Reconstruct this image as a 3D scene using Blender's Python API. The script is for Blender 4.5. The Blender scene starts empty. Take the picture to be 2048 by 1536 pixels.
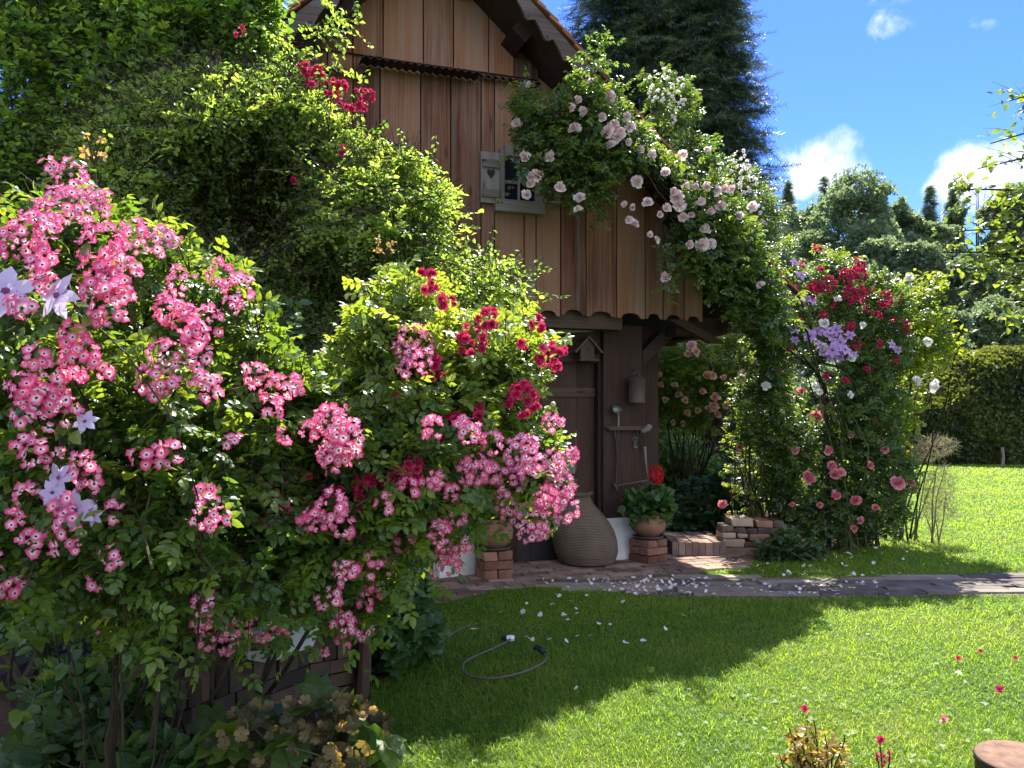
import bpy, bmesh, math, random
import numpy as np
from mathutils import Vector, Matrix

scn = bpy.context.scene
R = math.radians
# ------------------------------------------------------------------ camera
F, CX, HY, CH = 1560.0, 1024.0, 827.0, 1.6      # focal length and horizon in photo pixels, eye height in metres
cam_d = bpy.data.cameras.new('camera')
cam = bpy.data.objects.new('camera', cam_d)
scn.collection.objects.link(cam)
cam_d.sensor_width = 36.0
cam_d.lens = 36.0 * F / 2048.0
cam_d.shift_y = (HY - 768.0) / 2048.0
cam_d.clip_start = 0.05
cam_d.clip_end = 2000.0
cam.location = (0, 0, CH)
cam.rotation_euler = (R(90), 0, 0)
scn.camera = cam

# ------------------------------------------------------------------ view, sky, sun
scn.view_settings.view_transform = 'Standard'
scn.view_settings.look = 'None'
scn.view_settings.exposure = 1.68
scn.view_settings.gamma = 1.0
SUN_EL, SUN_AZ = R(54.0), R(16.0)               # azimuth measured from +Y towards +X
sun_dir = Vector((math.sin(SUN_AZ) * math.cos(SUN_EL), math.cos(SUN_AZ) * math.cos(SUN_EL), math.sin(SUN_EL)))
sl = bpy.data.lights.new('sun', 'SUN')
sl.energy = 5.0
sl.angle = R(0.5)
sl.color = (1.0, 0.95, 0.86)
so = bpy.data.objects.new('sun', sl)
scn.collection.objects.link(so)
so.rotation_euler = (-sun_dir).to_track_quat('-Z', 'Y').to_euler()
so.location = (3, 20, 30)

world = bpy.data.worlds.new('World')
scn.world = world
world.use_nodes = True
wn, wl = world.node_tree.nodes, world.node_tree.links
wn.clear()
def wmath(op, a, b=None, c=None, clamp=False):
    n = wn.new('ShaderNodeMath'); n.operation = op; n.use_clamp = clamp
    for k, v in enumerate((a, b, c)):
        if v is None: continue
        if isinstance(v, (int, float)): n.inputs[k].default_value = v
        else: wl.new(v, n.inputs[k])
    return n.outputs[0]
sky = wn.new('ShaderNodeTexSky')
sky.sky_type = 'NISHITA'
sky.sun_disc = False
sky.sun_elevation = SUN_EL
sky.sun_rotation = SUN_AZ
sky.altitude = 400.0
sky.air_density = 1.0
sky.dust_density = 0.15
sky.ozone_density = 3.0
SKY = 0.14
hsv = wn.new('ShaderNodeHueSaturation')
hsv.inputs['Saturation'].default_value = 1.18
wl.new(sky.outputs[0], hsv.inputs['Color'])
tc = wn.new('ShaderNodeTexCoord')
sep = wn.new('ShaderNodeSeparateXYZ')
wl.new(tc.outputs['Generated'], sep.inputs[0])
ysafe = wmath('MAXIMUM', sep.outputs[1], 0.05)
ca = wmath('DIVIDE', sep.outputs[0], ysafe)
cb = wmath('DIVIDE', sep.outputs[2], ysafe)
nz = wn.new('ShaderNodeTexNoise')
nz.inputs['Scale'].default_value = 17.0
nz.inputs['Detail'].default_value = 9.0
nz.inputs['Roughness'].default_value = 0.6
nz.inputs['Distortion'].default_value = 0.4
wl.new(tc.outputs['Generated'], nz.inputs['Vector'])
total = None
# cumulus heaps fixed in the sky: azimuth tangent, height tangent, half width, half height, density
for (a0, b0, ra, rb, den) in [(.402, .315, .075, .045, 1.0), (.425, .345, .035, .030, .8), (.372, .325, .045, .03, .7), (.366, .287, .030, .018, 1.0),
                              (.615, .300, .085, .050, 1.2), (.575, .282, .045, .028, .8), (.65, .325, .05, .035, 1.0), (.500, .5, .045, .022, .55),
                              (.49, .525, .03, .03, .4), (.60, .500, .02, .01, .35), (.66, .46, .06, .010, .3), (-.9, .5, .3, .1, 1.0), (1.2, .35, .3, .07, 1.0)]:
    u = wmath('DIVIDE', wmath('SUBTRACT', ca, a0), ra)
    v = wmath('DIVIDE', wmath('SUBTRACT', cb, b0), rb)
    d2 = wmath('ADD', wmath('MULTIPLY', u, u), wmath('MULTIPLY', v, v))
    m = wmath('MULTIPLY', wmath('SUBTRACT', 1.25, d2, clamp=False), den)
    m = wmath('MAXIMUM', m, -1.0)
    total = m if total is None else wmath('MAXIMUM', total, m)
dens = wmath('ADD', total, wmath('MULTIPLY', wmath('SUBTRACT', nz.outputs[0], 0.55), 4.2))
mr = wn.new('ShaderNodeMapRange'); mr.interpolation_type = 'SMOOTHSTEP'
mr.inputs['From Min'].default_value = 0.0; mr.inputs['From Max'].default_value = 1.5
mr.inputs['To Min'].default_value = 0.0; mr.inputs['To Max'].default_value = 0.93
wl.new(dens, mr.inputs['Value'])
mixc = wn.new('ShaderNodeMix'); mixc.data_type = 'RGBA'
wl.new(mr.outputs[0], mixc.inputs['Factor'])
tint = wn.new('ShaderNodeMix'); tint.data_type = 'RGBA'; tint.blend_type = 'MULTIPLY'
tint.inputs['Factor'].default_value = 1.0
wl.new(hsv.outputs[0], tint.inputs['A']); tint.inputs['B'].default_value = (.33, .385, .74, 1)
# unseen bright cloud added behind the viewer, fill light for the barn front
nb = wn.new('ShaderNodeTexNoise'); nb.inputs['Scale'].default_value = 2.2; nb.inputs['Detail'].default_value = 6.0
wl.new(tc.outputs['Generated'], nb.inputs['Vector'])
mb = wn.new('ShaderNodeMapRange'); mb.interpolation_type = 'SMOOTHSTEP'
mb.inputs['From Min'].default_value = .40; mb.inputs['From Max'].default_value = .58; mb.inputs['To Max'].default_value = .9
wl.new(nb.outputs[0], mb.inputs['Value'])
my = wn.new('ShaderNodeMapRange'); my.interpolation_type = 'SMOOTHSTEP'
my.inputs['From Min'].default_value = .05; my.inputs['From Max'].default_value = -.25
wl.new(sep.outputs[1], my.inputs['Value'])
back_fill = wn.new('ShaderNodeMix'); back_fill.data_type = 'RGBA'
wl.new(wmath('MULTIPLY', mb.outputs[0], my.outputs[0]), back_fill.inputs['Factor'])
wl.new(tint.outputs['Result'], back_fill.inputs['A']); back_fill.inputs['B'].default_value = (4.7, 4.9, 5.2, 1)
wl.new(back_fill.outputs['Result'], mixc.inputs['A'])
mixc.inputs['B'].default_value = (3.4, 3.5, 3.7, 1)
bg = wn.new('ShaderNodeBackground')
bg.inputs['Strength'].default_value = SKY
wl.new(mixc.outputs['Result'], bg.inputs['Color'])
wo = wn.new('ShaderNodeOutputWorld')
wl.new(bg.outputs[0], wo.inputs['Surface'])
scn.cycles.max_bounces = 7
scn.cycles.transmission_bounces = 5
scn.cycles.diffuse_bounces = 4
scn.cycles.use_denoising = True

# ------------------------------------------------------------------ helpers
def P(px, py, Y):
    return np.array(((px - CX) / F * Y, Y, CH + (HY - py) / F * Y))
def PA(px, py, Y):
    return np.stack(((px - CX) / F * Y, Y, CH + (HY - py) / F * Y), -1)
def G(px, py, z=0.0):
    Y = (CH - z) * F / (py - HY)
    return P(px, py, Y)
def nrm(a):
    return a / np.maximum(np.linalg.norm(a, axis=-1, keepdims=True), 1e-9)
def frames(d, n):
    d = nrm(d)
    y = nrm(np.cross(n, d))
    z = np.cross(d, y)
    return np.stack((d, y, z), -1)

class T:                                        # a small template mesh
    def __init__(s, v, f, t=None, st=None):
        s.v = np.array(v, float); s.f = [list(x) for x in f]
        s.t = np.zeros(len(s.v)) if t is None else np.array(t, float)
        s.st = s.v.copy() if st is None else np.array(st, float)
        s.flat = np.array([i for x in s.f for i in x], np.int64)
        s.cnt = np.array([len(x) for x in s.f], np.int64)
    def moved(s, M, loc, sc=1.0):
        return T((s.v * sc) @ np.array(M).T + np.array(loc), s.f, s.t, s.st)
def tjoin(ts):
    v, f, t, st, o = [], [], [], [], 0
    for x in ts:
        v.append(x.v); t.append(x.t); st.append(x.st)
        f += [[i + o for i in q] for q in x.f]; o += len(x.v)
    return T(np.concatenate(v), f, np.concatenate(t), np.concatenate(st))

class B:                                        # collects geometry into one mesh
    def __init__(s):
        s.V, s.L, s.C, s.Rn, s.Tt, s.St, s.n = [], [], [], [], [], [], 0
    def inst(s, tm, pos, M, sc, rnd, tofs=None):
        pos = np.atleast_2d(pos); N = len(pos); k = len(tm.v)
        if N == 0: return s
        sc = np.broadcast_to(np.asarray(sc, float), (N,)) if np.ndim(sc) < 2 else np.asarray(sc)
        if sc.ndim == 1: vv = tm.v[None] * sc[:, None, None]
        else: vv = tm.v[None] * sc[:, None, :]
        v = np.einsum('nij,nkj->nki', M, vv) + pos[:, None, :]
        s.V.append(v.reshape(-1, 3))
        s.L.append((tm.flat[None] + (np.arange(N) * k)[:, None] + s.n).reshape(-1))
        s.C.append(np.tile(tm.cnt, N))
        s.Rn.append(np.repeat(np.broadcast_to(np.asarray(rnd, float), (N,)), k))
        s.Tt.append(np.tile(tm.t, N)); s.St.append(np.tile(tm.st, (N, 1)))
        s.n += N * k
        return s
    def add(s, v, f, rnd=0.5, t=None, st=None, M=None, loc=(0, 0, 0)):
        v = np.array(v, float)
        if st is None: st = v
        if M is not None: v = v @ np.array(M).T
        v = v + np.array(loc)
        return s.inst(T(v, f, t, st), np.zeros((1, 3)), np.eye(3)[None], 1.0, rnd)
    def box(s, x0, x1, y0, y1, z0, z1, rnd=0.5, grain=2, M=None, loc=(0, 0, 0)):
        v = np.array([(x, y, z) for x in (x0, x1) for y in (y0, y1) for z in (z0, z1)], float)
        f = [(0, 1, 3, 2), (4, 6, 7, 5), (0, 4, 5, 1), (2, 3, 7, 6), (0, 2, 6, 4), (1, 5, 7, 3)]
        st = v.copy()
        if grain == 0: st = v[:, [2, 1, 0]]
        if grain == 1: st = v[:, [0, 2, 1]]
        return s.add(v, f, rnd, None, st, M, loc)
    def prism(s, poly, y0, y1, rnd=0.5, M=None, loc=(0, 0, 0), grain=2):
        n = len(poly)                            # polygon in x, z, extruded in y
        v = [(p[0], y0, p[1]) for p in poly] + [(p[0], y1, p[1]) for p in poly]
        f = [list(range(n)), list(range(2 * n - 1, n - 1, -1))]
        f += [(i, i + n, (i + 1) % n + n, (i + 1) % n) for i in range(n)]
        v = np.array(v, float)
        st = v if grain == 2 else v[:, [2, 1, 0]]
        return s.add(v, f, rnd, None, st, M, loc)
    def slab(s, poly, z0, z1, rnd=0.5):          # polygon in x, y, extruded in z
        n = len(poly)
        v = [(p[0], p[1], z1) for p in poly] + [(p[0], p[1], z0) for p in poly]
        f = [list(range(n)), list(range(2 * n - 1, n - 1, -1))]
        f += [(i, i + n, (i + 1) % n + n, (i + 1) % n) for i in range(n)]
        return s.add(v, f, rnd)
    def tube(s, pts, rad, n=6, rnd=0.5, cap=True):
        pts = np.array(pts, float); m = len(pts)
        rad = np.broadcast_to(np.asarray(rad, float), (m,))
        tg = nrm(np.gradient(pts, axis=0))
        ref = np.array((0, 0, 1.0)) if abs(tg[0][2]) < .9 else np.array((1.0, 0, 0))
        a = nrm(np.cross(tg, ref)); b = np.cross(tg, a)
        an = np.arange(n) * 2 * math.pi / n
        ring = pts[:, None] + rad[:, None, None] * (np.cos(an)[None, :, None] * a[:, None] + np.sin(an)[None, :, None] * b[:, None])
        f = [(i * n + j, i * n + (j + 1) % n, (i + 1) * n + (j + 1) % n, (i + 1) * n + j) for i in range(m - 1) for j in range(n)]
        if cap: f += [list(range(n))[::-1], [(m - 1) * n + j for j in range(n)]]
        ln = np.concatenate(([0], np.cumsum(np.linalg.norm(np.diff(pts, axis=0), axis=1))))
        st = np.stack([np.stack((np.cos(an) * rad[i], np.sin(an) * rad[i], np.full(n, ln[i])), -1) for i in range(m)])
        return s.add(ring.reshape(-1, 3), f, rnd, None, st.reshape(-1, 3))
    def lathe(s, prof, n=32, rnd=0.5, loc=(0, 0, 0), shear=(0, 0), capb=True):
        m = len(prof); v, st = [], []
        h = 0.0; zmax = max(p[1] for p in prof)
        for i, (r, z) in enumerate(prof):
            if i: h += math.hypot(r - prof[i - 1][0], z - prof[i - 1][1])
            k = (z / zmax) ** 1.5 if zmax > 0 and z > 0 else 0
            for j in range(n):
                a = 2 * math.pi * j / n
                v.append((r * math.cos(a) + shear[0] * k, r * math.sin(a) + shear[1] * k, z))
                st.append((j / n, h, r))
        f = [(i * n + j, i * n + (j + 1) % n, (i + 1) * n + (j + 1) % n, (i + 1) * n + j) for i in range(m - 1) for j in range(n)]
        if capb: f.append(list(range(n))[::-1])
        return s.add(v, f, rnd, None, st, None, loc)
    def build(s, name, mat, parent=None, smooth=False, loc=None):
        me = bpy.data.meshes.new(name)
        V = np.concatenate(s.V); L = np.concatenate(s.L); C = np.concatenate(s.C)
        if loc is not None: V = V - np.array(loc)
        me.vertices.add(len(V)); me.vertices.foreach_set('co', V.astype(np.float32).ravel())
        me.loops.add(len(L)); me.loops.foreach_set('vertex_index', L.astype(np.int32))
        st = np.zeros(len(C), np.int32); st[1:] = np.cumsum(C)[:-1]
        me.polygons.add(len(C)); me.polygons.foreach_set('loop_start', st)
        me.update(calc_edges=True)
        me.polygons.foreach_set('use_smooth', np.full(len(C), smooth, bool))
        a = me.attributes.new('rnd', 'FLOAT', 'POINT'); a.data.foreach_set('value', np.concatenate(s.Rn).astype(np.float32))
        a = me.attributes.new('t', 'FLOAT', 'POINT'); a.data.foreach_set('value', np.concatenate(s.Tt).astype(np.float32))
        a = me.attributes.new('st', 'FLOAT_VECTOR', 'POINT'); a.data.foreach_set('vector', np.concatenate(s.St).astype(np.float32).ravel())
        me.materials.append(mat)
        o = bpy.data.objects.new(name, me)
        scn.collection.objects.link(o)
        if loc is not None: o.location = loc
        if parent is not None: o.parent = parent
        return o

def tag(o, label, cat, group=None, kind=None):
    o['label'] = label; o['category'] = cat
    if group: o['group'] = group
    if kind: o['kind'] = kind
    return o
def thing(name, label, cat, loc=(0, 0, 0), rz=0.0, group=None):
    o = bpy.data.objects.new(name, None); scn.collection.objects.link(o)
    o.empty_display_size = .1
    o.location = loc; o.rotation_euler = (0, 0, rz)
    return tag(o, label, cat, group)
def struct(o):
    o['kind'] = 'structure'; return o
def rebase(o, root):                            # meshes are written in world space; keep them there under an unrotated root
    o.parent = root
    o.location = -np.array(root.location)
    return o

# ------------------------------------------------------------------ materials
class NT:
    def __init__(s, name):
        s.m = bpy.data.materials.new(name); s.m.use_nodes = True
        s.nt = s.m.node_tree; s.nt.nodes.clear()
    def n(s, typ, **kw):
        x = s.nt.nodes.new('ShaderNode' + typ)
        for k, v in kw.items(): setattr(x, k, v)
        return x
    def l(s, a, b): s.nt.links.new(a, b)
    def set(s, inp, v):
        if hasattr(v, 'is_output') or isinstance(v, bpy.types.NodeSocket): s.l(v, inp)
        else: inp.default_value = v
    def math(s, op, a, b=0.0, clamp=False):
        x = s.n('Math', operation=op, use_clamp=clamp); s.set(x.inputs[0], a); s.set(x.inputs[1], b); return x.outputs[0]
    def attr(s, name, out='Fac'):
        x = s.n('Attribute', attribute_name=name); return x.outputs[out]
    def ramp(s, fac, stops, interp='LINEAR'):
        x = s.n('ValToRGB'); x.color_ramp.interpolation = interp
        e = x.color_ramp.elements
        while len(e) < len(stops): e.new(0.5)
        for k, (p, c) in enumerate(stops):
            e[k].position = p; e[k].color = (c[0], c[1], c[2], 1)
        s.l(fac, x.inputs[0]); return x.outputs[0]
    def noise(s, vec, scale, detail=4, rough=.55, dist=0.0):
        x = s.n('TexNoise'); x.inputs['Scale'].default_value = scale; x.inputs['Detail'].default_value = detail
        x.inputs['Roughness'].default_value = rough; x.inputs['Distortion'].default_value = dist
        if vec is not None: s.l(vec, x.inputs['Vector'])
        return x.outputs[0]
    def vmul(s, vec, sc, ofs=None):
        x = s.n('VectorMath', operation='MULTIPLY'); s.l(vec, x.inputs[0]); x.inputs[1].default_value = sc
        if ofs is None: return x.outputs[0]
        y = s.n('VectorMath', operation='ADD'); s.l(x.outputs[0], y.inputs[0]); s.l(ofs, y.inputs[1]); return y.outputs[0]
    def mix(s, fac, a, b, typ='MIX'):
        x = s.n('Mix', data_type='RGBA', blend_type=typ); s.set(x.inputs['Factor'], fac)
        for k, v in (('A', a), ('B', b)):
            if isinstance(v, tuple): v = (v[0], v[1], v[2], 1)
            s.set(x.inputs[k], v)
        return x.outputs['Result']
    def bsdf(s, col, rough=.6, spec=.3, bump=None, bstr=.3, bdist=.01, metal=0.0):
        p = s.n('BsdfPrincipled')
        if isinstance(col, tuple): col = (col[0], col[1], col[2], 1)
        s.set(p.inputs['Base Color'], col); s.set(p.inputs['Roughness'], rough)
        p.inputs['Specular IOR Level'].default_value = spec; p.inputs['Metallic'].default_value = metal
        if bump is not None:
            b = s.n('Bump'); b.inputs['Strength'].default_value = bstr; b.inputs['Distance'].default_value = bdist
            s.l(bump, b.inputs['Height']); s.l(b.outputs[0], p.inputs['Normal'])
        return p.outputs[0]
    def out(s, sh):
        o = s.n('OutputMaterial'); s.l(sh, o.inputs['Surface']); return s.m
    def trans(s, sh, col, fac):
        t = s.n('BsdfTranslucent'); s.set(t.inputs['Color'], (col[0], col[1], col[2], 1) if isinstance(col, tuple) else col)
        x = s.n('MixShader'); s.set(x.inputs[0], fac); s.l(sh, x.inputs[1]); s.l(t.outputs[0], x.inputs[2]); return x.outputs[0]

def leaf_mat(name, stops, tstops, fac=.45, rough=.42, spec=.45):
    m = NT(name); r = m.attr('rnd')
    return m.out(m.trans(m.bsdf(m.ramp(r, stops), rough, spec), m.ramp(r, tstops), fac))
def plain_mat(name, c1, c2, scale=20, rough=.7, spec=.25, bstr=.3, metal=0.0):
    m = NT(name); tc_ = m.n('TexCoord').outputs['Object']
    nz_ = m.noise(tc_, scale, 5); nb = m.noise(tc_, scale * 4, 4)
    f = m.math('ADD', m.math('MULTIPLY', nz_, .75), m.math('MULTIPLY', m.attr('rnd'), .5))
    f = m.math('SUBTRACT', f, .12)
    return m.out(m.bsdf(m.ramp(f, [(.25, c1), (.75, c2)]), rough, spec, nb, bstr, .004, metal))
def wood_mat(name, dark, mid, light, grey, greyness=.4, rough=.75, bstr=.5):
    m = NT(name); st = m.attr('st', 'Vector'); r = m.attr('rnd')
    ofs = m.n('CombineXYZ'); m.l(m.math('MULTIPLY', r, 37.0), ofs.inputs[0]); m.l(m.math('MULTIPLY', r, 91.0), ofs.inputs[2])
    v = m.vmul(st, (1, 1, 1), ofs.outputs[0])
    big = m.noise(m.vmul(v, (2.2, 2.2, .45)), 1.5, 4, .6)
    ring = m.n('TexWave', wave_type='BANDS', bands_direction='X', wave_profile='SIN')
    ring.inputs['Scale'].default_value = 10.0; ring.inputs['Distortion'].default_value = 16.0
    ring.inputs['Detail'].default_value = 2.0; ring.inputs['Detail Scale'].default_value = .7
    m.l(m.vmul(v, (1.0, 1.0, .10)), ring.inputs['Vector'])
    fine = m.noise(m.vmul(v, (100, 100, 1.2)), 1.0, 4, .6)
    streak = m.noise(m.vmul(v, (14, 14, .5)), 1.0, 3)
    f = m.math('ADD', m.math('MULTIPLY', ring.outputs['Fac'], .13), m.math('MULTIPLY', fine, .34))
    f = m.math('ADD', f, m.math('MULTIPLY', big, .70))
    f = m.math('ADD', f, m.math('MULTIPLY', m.math('SUBTRACT', r, .5), .58))
    col = m.ramp(f, [(.30, dark), (.55, mid), (.82, light)])
    g = m.ramp(m.math('ADD', m.math('MULTIPLY', streak, .8), m.math('MULTIPLY', big, .3)), [(.46, (0, 0, 0)), (.76, (greyness,) * 3)])
    col = m.mix(g, col, grey)
    # knots
    vo = m.n('TexVoronoi'); vo.inputs['Scale'].default_value = 1.0; m.l(m.vmul(v, (5.5, 0.0, 1.5)), vo.inputs['Vector'])
    kn = m.ramp(vo.outputs['Distance'], [(.05, (1, 1, 1)), (.13, (0, 0, 0))])
    col = m.mix(m.math('MULTIPLY', kn, .6), col, tuple(c * .45 for c in dark))
    h = m.math('ADD', fine, m.math('MULTIPLY', ring.outputs['Fac'], .5))
    return m.out(m.bsdf(col, rough, .25, h, bstr, .004))
def flower_mat(name, stops, tfac=.35, tint=None, rough=.6):
    m = NT(name); t = m.attr('t'); r = m.attr('rnd')
    f = m.math('ADD', t, m.math('MULTIPLY', m.math('SUBTRACT', r, .5), .35))
    f2 = m.n('Math', operation='LESS_THAN'); m.l(t, f2.inputs[0]); f2.inputs[1].default_value = .12
    col = m.ramp(f, stops)
    col = m.mix(f2.outputs[0], col, tint if tint else stops[0][1])
    return m.out(m.trans(m.bsdf(col, rough, .2), col, tfac))

MAT = {}
MAT['gable'] = wood_mat('gable wood', (.045, .015, .007), (.145, .050, .023), (.265, .118, .056), (.30, .24, .19), .5)
MAT['dark_wood'] = wood_mat('dark wood', (.022, .010, .007), (.042, .020, .013), (.068, .036, .023), (.06, .045, .04), .3)
MAT['brown_wood'] = wood_mat('brown wood', (.028, .015, .010), (.062, .033, .021), (.11, .064, .042), (.12, .10, .085), .35)
MAT['grey_wood'] = wood_mat('grey wood', (.07, .055, .045), (.17, .14, .115), (.27, .23, .19), (.30, .28, .25), .7)
MAT['board'] = wood_mat('barge wood', (.034, .021, .017), (.075, .052, .043), (.125, .092, .078), (.14, .125, .115), .6)
MAT['black_metal'] = plain_mat('dark sheet metal', (.012, .010, .010), (.035, .027, .024), 14, .6, .4)
MAT['rust'] = plain_mat('rusted iron', (.075, .040, .026), (.25, .15, .10), 22, .8, .2, .4)
MAT['steel'] = plain_mat('old steel', (.10, .10, .095), (.26, .25, .23), 18, .45, .5, .2, .6)
MAT['tin'] = plain_mat('dull tin', (.06, .036, .028), (.13, .08, .06), 10, .6, .4, .2, .2)
MAT['tile'] = plain_mat('roof tile', (.13, .055, .030), (.36, .15, .075), 5, .85, .15, .5)
MAT['plaster'] = plain_mat('white plaster', (.50, .47, .43), (.80, .78, .74), 7, .9, .1, .4)
MAT['brick'] = plain_mat('old brick', (.12, .055, .036), (.29, .15, .10), 9, .9, .1, .6)
MAT['shaded_brick'] = plain_mat('shade toned brick', (.045, .036, .026), (.13, .088, .066), 8, .95, .1, .8)  # planter bricks: the deep shade of that corner is put into the darker colour
MAT['paving'] = plain_mat('paving brick', (.12, .078, .06), (.30, .21, .165), 6, .9, .1, .5)
MAT['dark_stone'] = plain_mat('dark field stone', (.055, .042, .032), (.17, .13, .10), 9, .9, .1, .9)
MAT['slate'] = plain_mat('slate', (.075, .062, .050), (.26, .215, .172), 5, .8, .25, .6)
MAT['stone'] = plain_mat('field stone', (.16, .10, .07), (.40, .29, .21), 7, .9, .1, .6)
MAT['terracotta'] = plain_mat('terracotta', (.15, .075, .042), (.30, .165, .095), 5, .75, .2, .3)
MAT['saucer'] = plain_mat('dark glaze', (.030, .020, .018), (.075, .05, .045), 8, .4, .4, .1)
MAT['soil'] = plain_mat('garden soil', (.020, .014, .010), (.07, .05, .034), 6, .95, .05, .8)
MAT['bark'] = plain_mat('bark', (.022, .016, .012), (.075, .056, .040), 16, .9, .1, .9)
MAT['green_stem'] = plain_mat('green stem', (.035, .055, .015), (.11, .13, .04), 20, .6, .2)
MAT['brown_stem'] = plain_mat('brown stem', (.022, .017, .010), (.065, .05, .028), 20, .7, .2)
MAT['zinc'] = plain_mat('pale enamel', (.36, .36, .32), (.58, .58, .54), 8, .6, .3, .2)
MAT['hose'] = plain_mat('hose rubber', (.09, .068, .055), (.17, .13, .105), 12, .6, .3, .1)
MAT['black_plastic'] = plain_mat('black plastic', (.012, .012, .013), (.03, .03, .032), 12, .4, .4, .1)
MAT['white_plastic'] = plain_mat('white plastic', (.62, .64, .68), (.78, .80, .84), 12, .4, .4, .1)
MAT['iron'] = plain_mat('garden iron', (.010, .011, .010), (.03, .032, .028), 30, .6, .3)
m = NT('window glass'); MAT['glass'] = m.out(m.bsdf((.012, .015, .02), .08, .5))
# woven cane
m = NT('woven cane'); st = m.attr('st', 'Vector')
sp_ = m.n('SeparateXYZ'); m.l(st, sp_.inputs[0])
uu = m.math('MULTIPLY', sp_.outputs[0], 62.0); vv = m.math('MULTIPLY', sp_.outputs[1], 62.0)
row = m.math('FLOOR', vv)
sh_ = m.math('MULTIPLY', m.math('MODULO', row, 2.0), .5)
cu = m.math('ABSOLUTE', m.math('SUBTRACT', m.math('FRACT', m.math('ADD', uu, sh_)), .5))
cv = m.math('ABSOLUTE', m.math('SUBTRACT', m.math('FRACT', vv), .5))
hgt = m.math('SUBTRACT', 1.0, m.math('ADD', m.math('MULTIPLY', m.math('MULTIPLY', cu, cu), 3.2), m.math('MULTIPLY', m.math('MULTIPLY', cv, cv), 3.6)))
nzv = m.noise(m.n('TexCoord').outputs['Object'], 7.0, 4)
hc = m.math('ADD', m.math('MULTIPLY', hgt, .62), m.math('MULTIPLY', nzv, .42))
MAT['cane'] = m.out(m.bsdf(m.ramp(hc, [(.25, (.060, .043, .030)), (.58, (.155, .112, .078)), (.95, (.26, .195, .14))]), .7, .25, hgt, .7, .007))
# lawn soil under the blades
m = NT('lawn ground'); tcg = m.n('TexCoord').outputs['Object']
f = m.math('ADD', m.math('MULTIPLY', m.noise(tcg, 1.2, 4), .5), m.math('MULTIPLY', m.noise(tcg, 30, 3), .5))
MAT['lawn'] = m.out(m.bsdf(m.ramp(f, [(.3, (.035, .060, .012)), (.7, (.09, .135, .025))]), .9, .1, m.noise(tcg, 60, 3), .6, .02))
# grass
m = NT('grass blade'); r = m.attr('rnd'); tcg = m.n('TexCoord').outputs['Object']
pat = m.noise(tcg, .8, 4); pat2 = m.noise(tcg, 6.0, 3)
f = m.math('ADD', m.math('MULTIPLY', r, .55), m.math('ADD', m.math('MULTIPLY', m.math('SUBTRACT', pat, .22), .9), m.math('MULTIPLY', m.math('SUBTRACT', pat2, .3), .5)))
col = m.ramp(f, [(.25, (.040, .092, .012)), (.52, (.098, .182, .014)), (.75, (.165, .24, .022)), (.95, (.28, .26, .08))])
tcol = m.ramp(f, [(.25, (.20, .40, .02)), (.52, (.36, .60, .022)), (.8, (.52, .66, .04))])
MAT['grass'] = m.out(m.trans(m.bsdf(col, .5, .35), tcol, .5))

def LM(name, d, mi, li, tb=(2.6, 2.3, 1.2), **k):
    st_ = [(.1, d), (.5, mi), (.9, li)]
    ts_ = [(p, tuple(min(.75, c[i] * tb[i]) for i in range(3))) for p, c in st_]
    return leaf_mat(name, st_, ts_, **k)
LEAF = {
 'rose': LM('rose leaf', (.024, .056, .016), (.055, .11, .022), (.13, .19, .032), tb=(3.8, 3.1, 1.0), rough=.36, spec=.5),
 'yellow_rose': LM('yellowish rose leaf', (.036, .076, .018), (.085, .145, .026), (.17, .22, .036), tb=(2.9, 2.6, 1.0)),
 'shrub': LM('shrub leaf', (.030, .068, .022), (.074, .132, .034), (.20, .255, .07), tb=(3.0, 3.0, 1.2), fac=.50, rough=.38),
 'tall': LM('tall shrub leaf', (.026, .060, .020), (.056, .112, .026), (.14, .20, .04), tb=(3.0, 3.1, 1.1), fac=.50, rough=.36),
 'climber': LM('climber leaf', (.022, .052, .020), (.042, .088, .026), (.10, .15, .035), tb=(3.2, 2.8, 1.0), rough=.34, spec=.55),
 'spruce': LM('spruce needle', (.026, .048, .030), (.058, .095, .052), (.14, .185, .09), tb=(1.4, 1.4, 1.0), fac=.2, rough=.5),
 'forest': LM('forest leaf', (.065, .100, .060), (.120, .165, .090), (.18, .225, .115), tb=(2.2, 2.2, 1.5), fac=.45),  # pale, greyed green: slight distance haze is put into the leaf colour
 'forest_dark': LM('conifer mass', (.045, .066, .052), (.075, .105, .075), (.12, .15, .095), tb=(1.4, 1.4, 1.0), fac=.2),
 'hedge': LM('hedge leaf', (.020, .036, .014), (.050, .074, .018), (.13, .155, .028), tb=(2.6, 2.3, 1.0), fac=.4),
 'walnut': LM('walnut leaf', (.04, .075, .018), (.085, .14, .026), (.16, .20, .045), tb=(2.6, 2.4, 1.0)),
 'bright': LM('fresh leaf', (.05, .10, .015), (.13, .20, .022), (.24, .27, .03), tb=(2.4, 2.3, 1.0)),
 'perennial': LM('perennial leaf', (.018, .045, .022), (.040, .080, .034), (.08, .13, .05), tb=(2.8, 2.6, 1.0), rough=.33, spec=.6),
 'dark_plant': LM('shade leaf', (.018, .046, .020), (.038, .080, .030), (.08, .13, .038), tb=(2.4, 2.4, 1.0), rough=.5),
 'hellebore': LM('hellebore bract', (.06, .065, .030), (.15, .12, .055), (.26, .20, .09), tb=(2.6, 2.0, .8), rough=.5),
 'geranium': LM('geranium leaf', (.022, .060, .020), (.045, .10, .03), (.08, .15, .04), tb=(2.4, 2.4, 1.0)),
 'fennel': LM('fennel frond', (.11, .12, .08), (.19, .19, .12), (.30, .23, .15), tb=(1.4, 1.4, 1.0), fac=.5),
 'red_leaf': LM('reddish leaf', (.10, .05, .02), (.22, .14, .03), (.34, .26, .04), tb=(2.0, 2.0, .8)),
}
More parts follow.
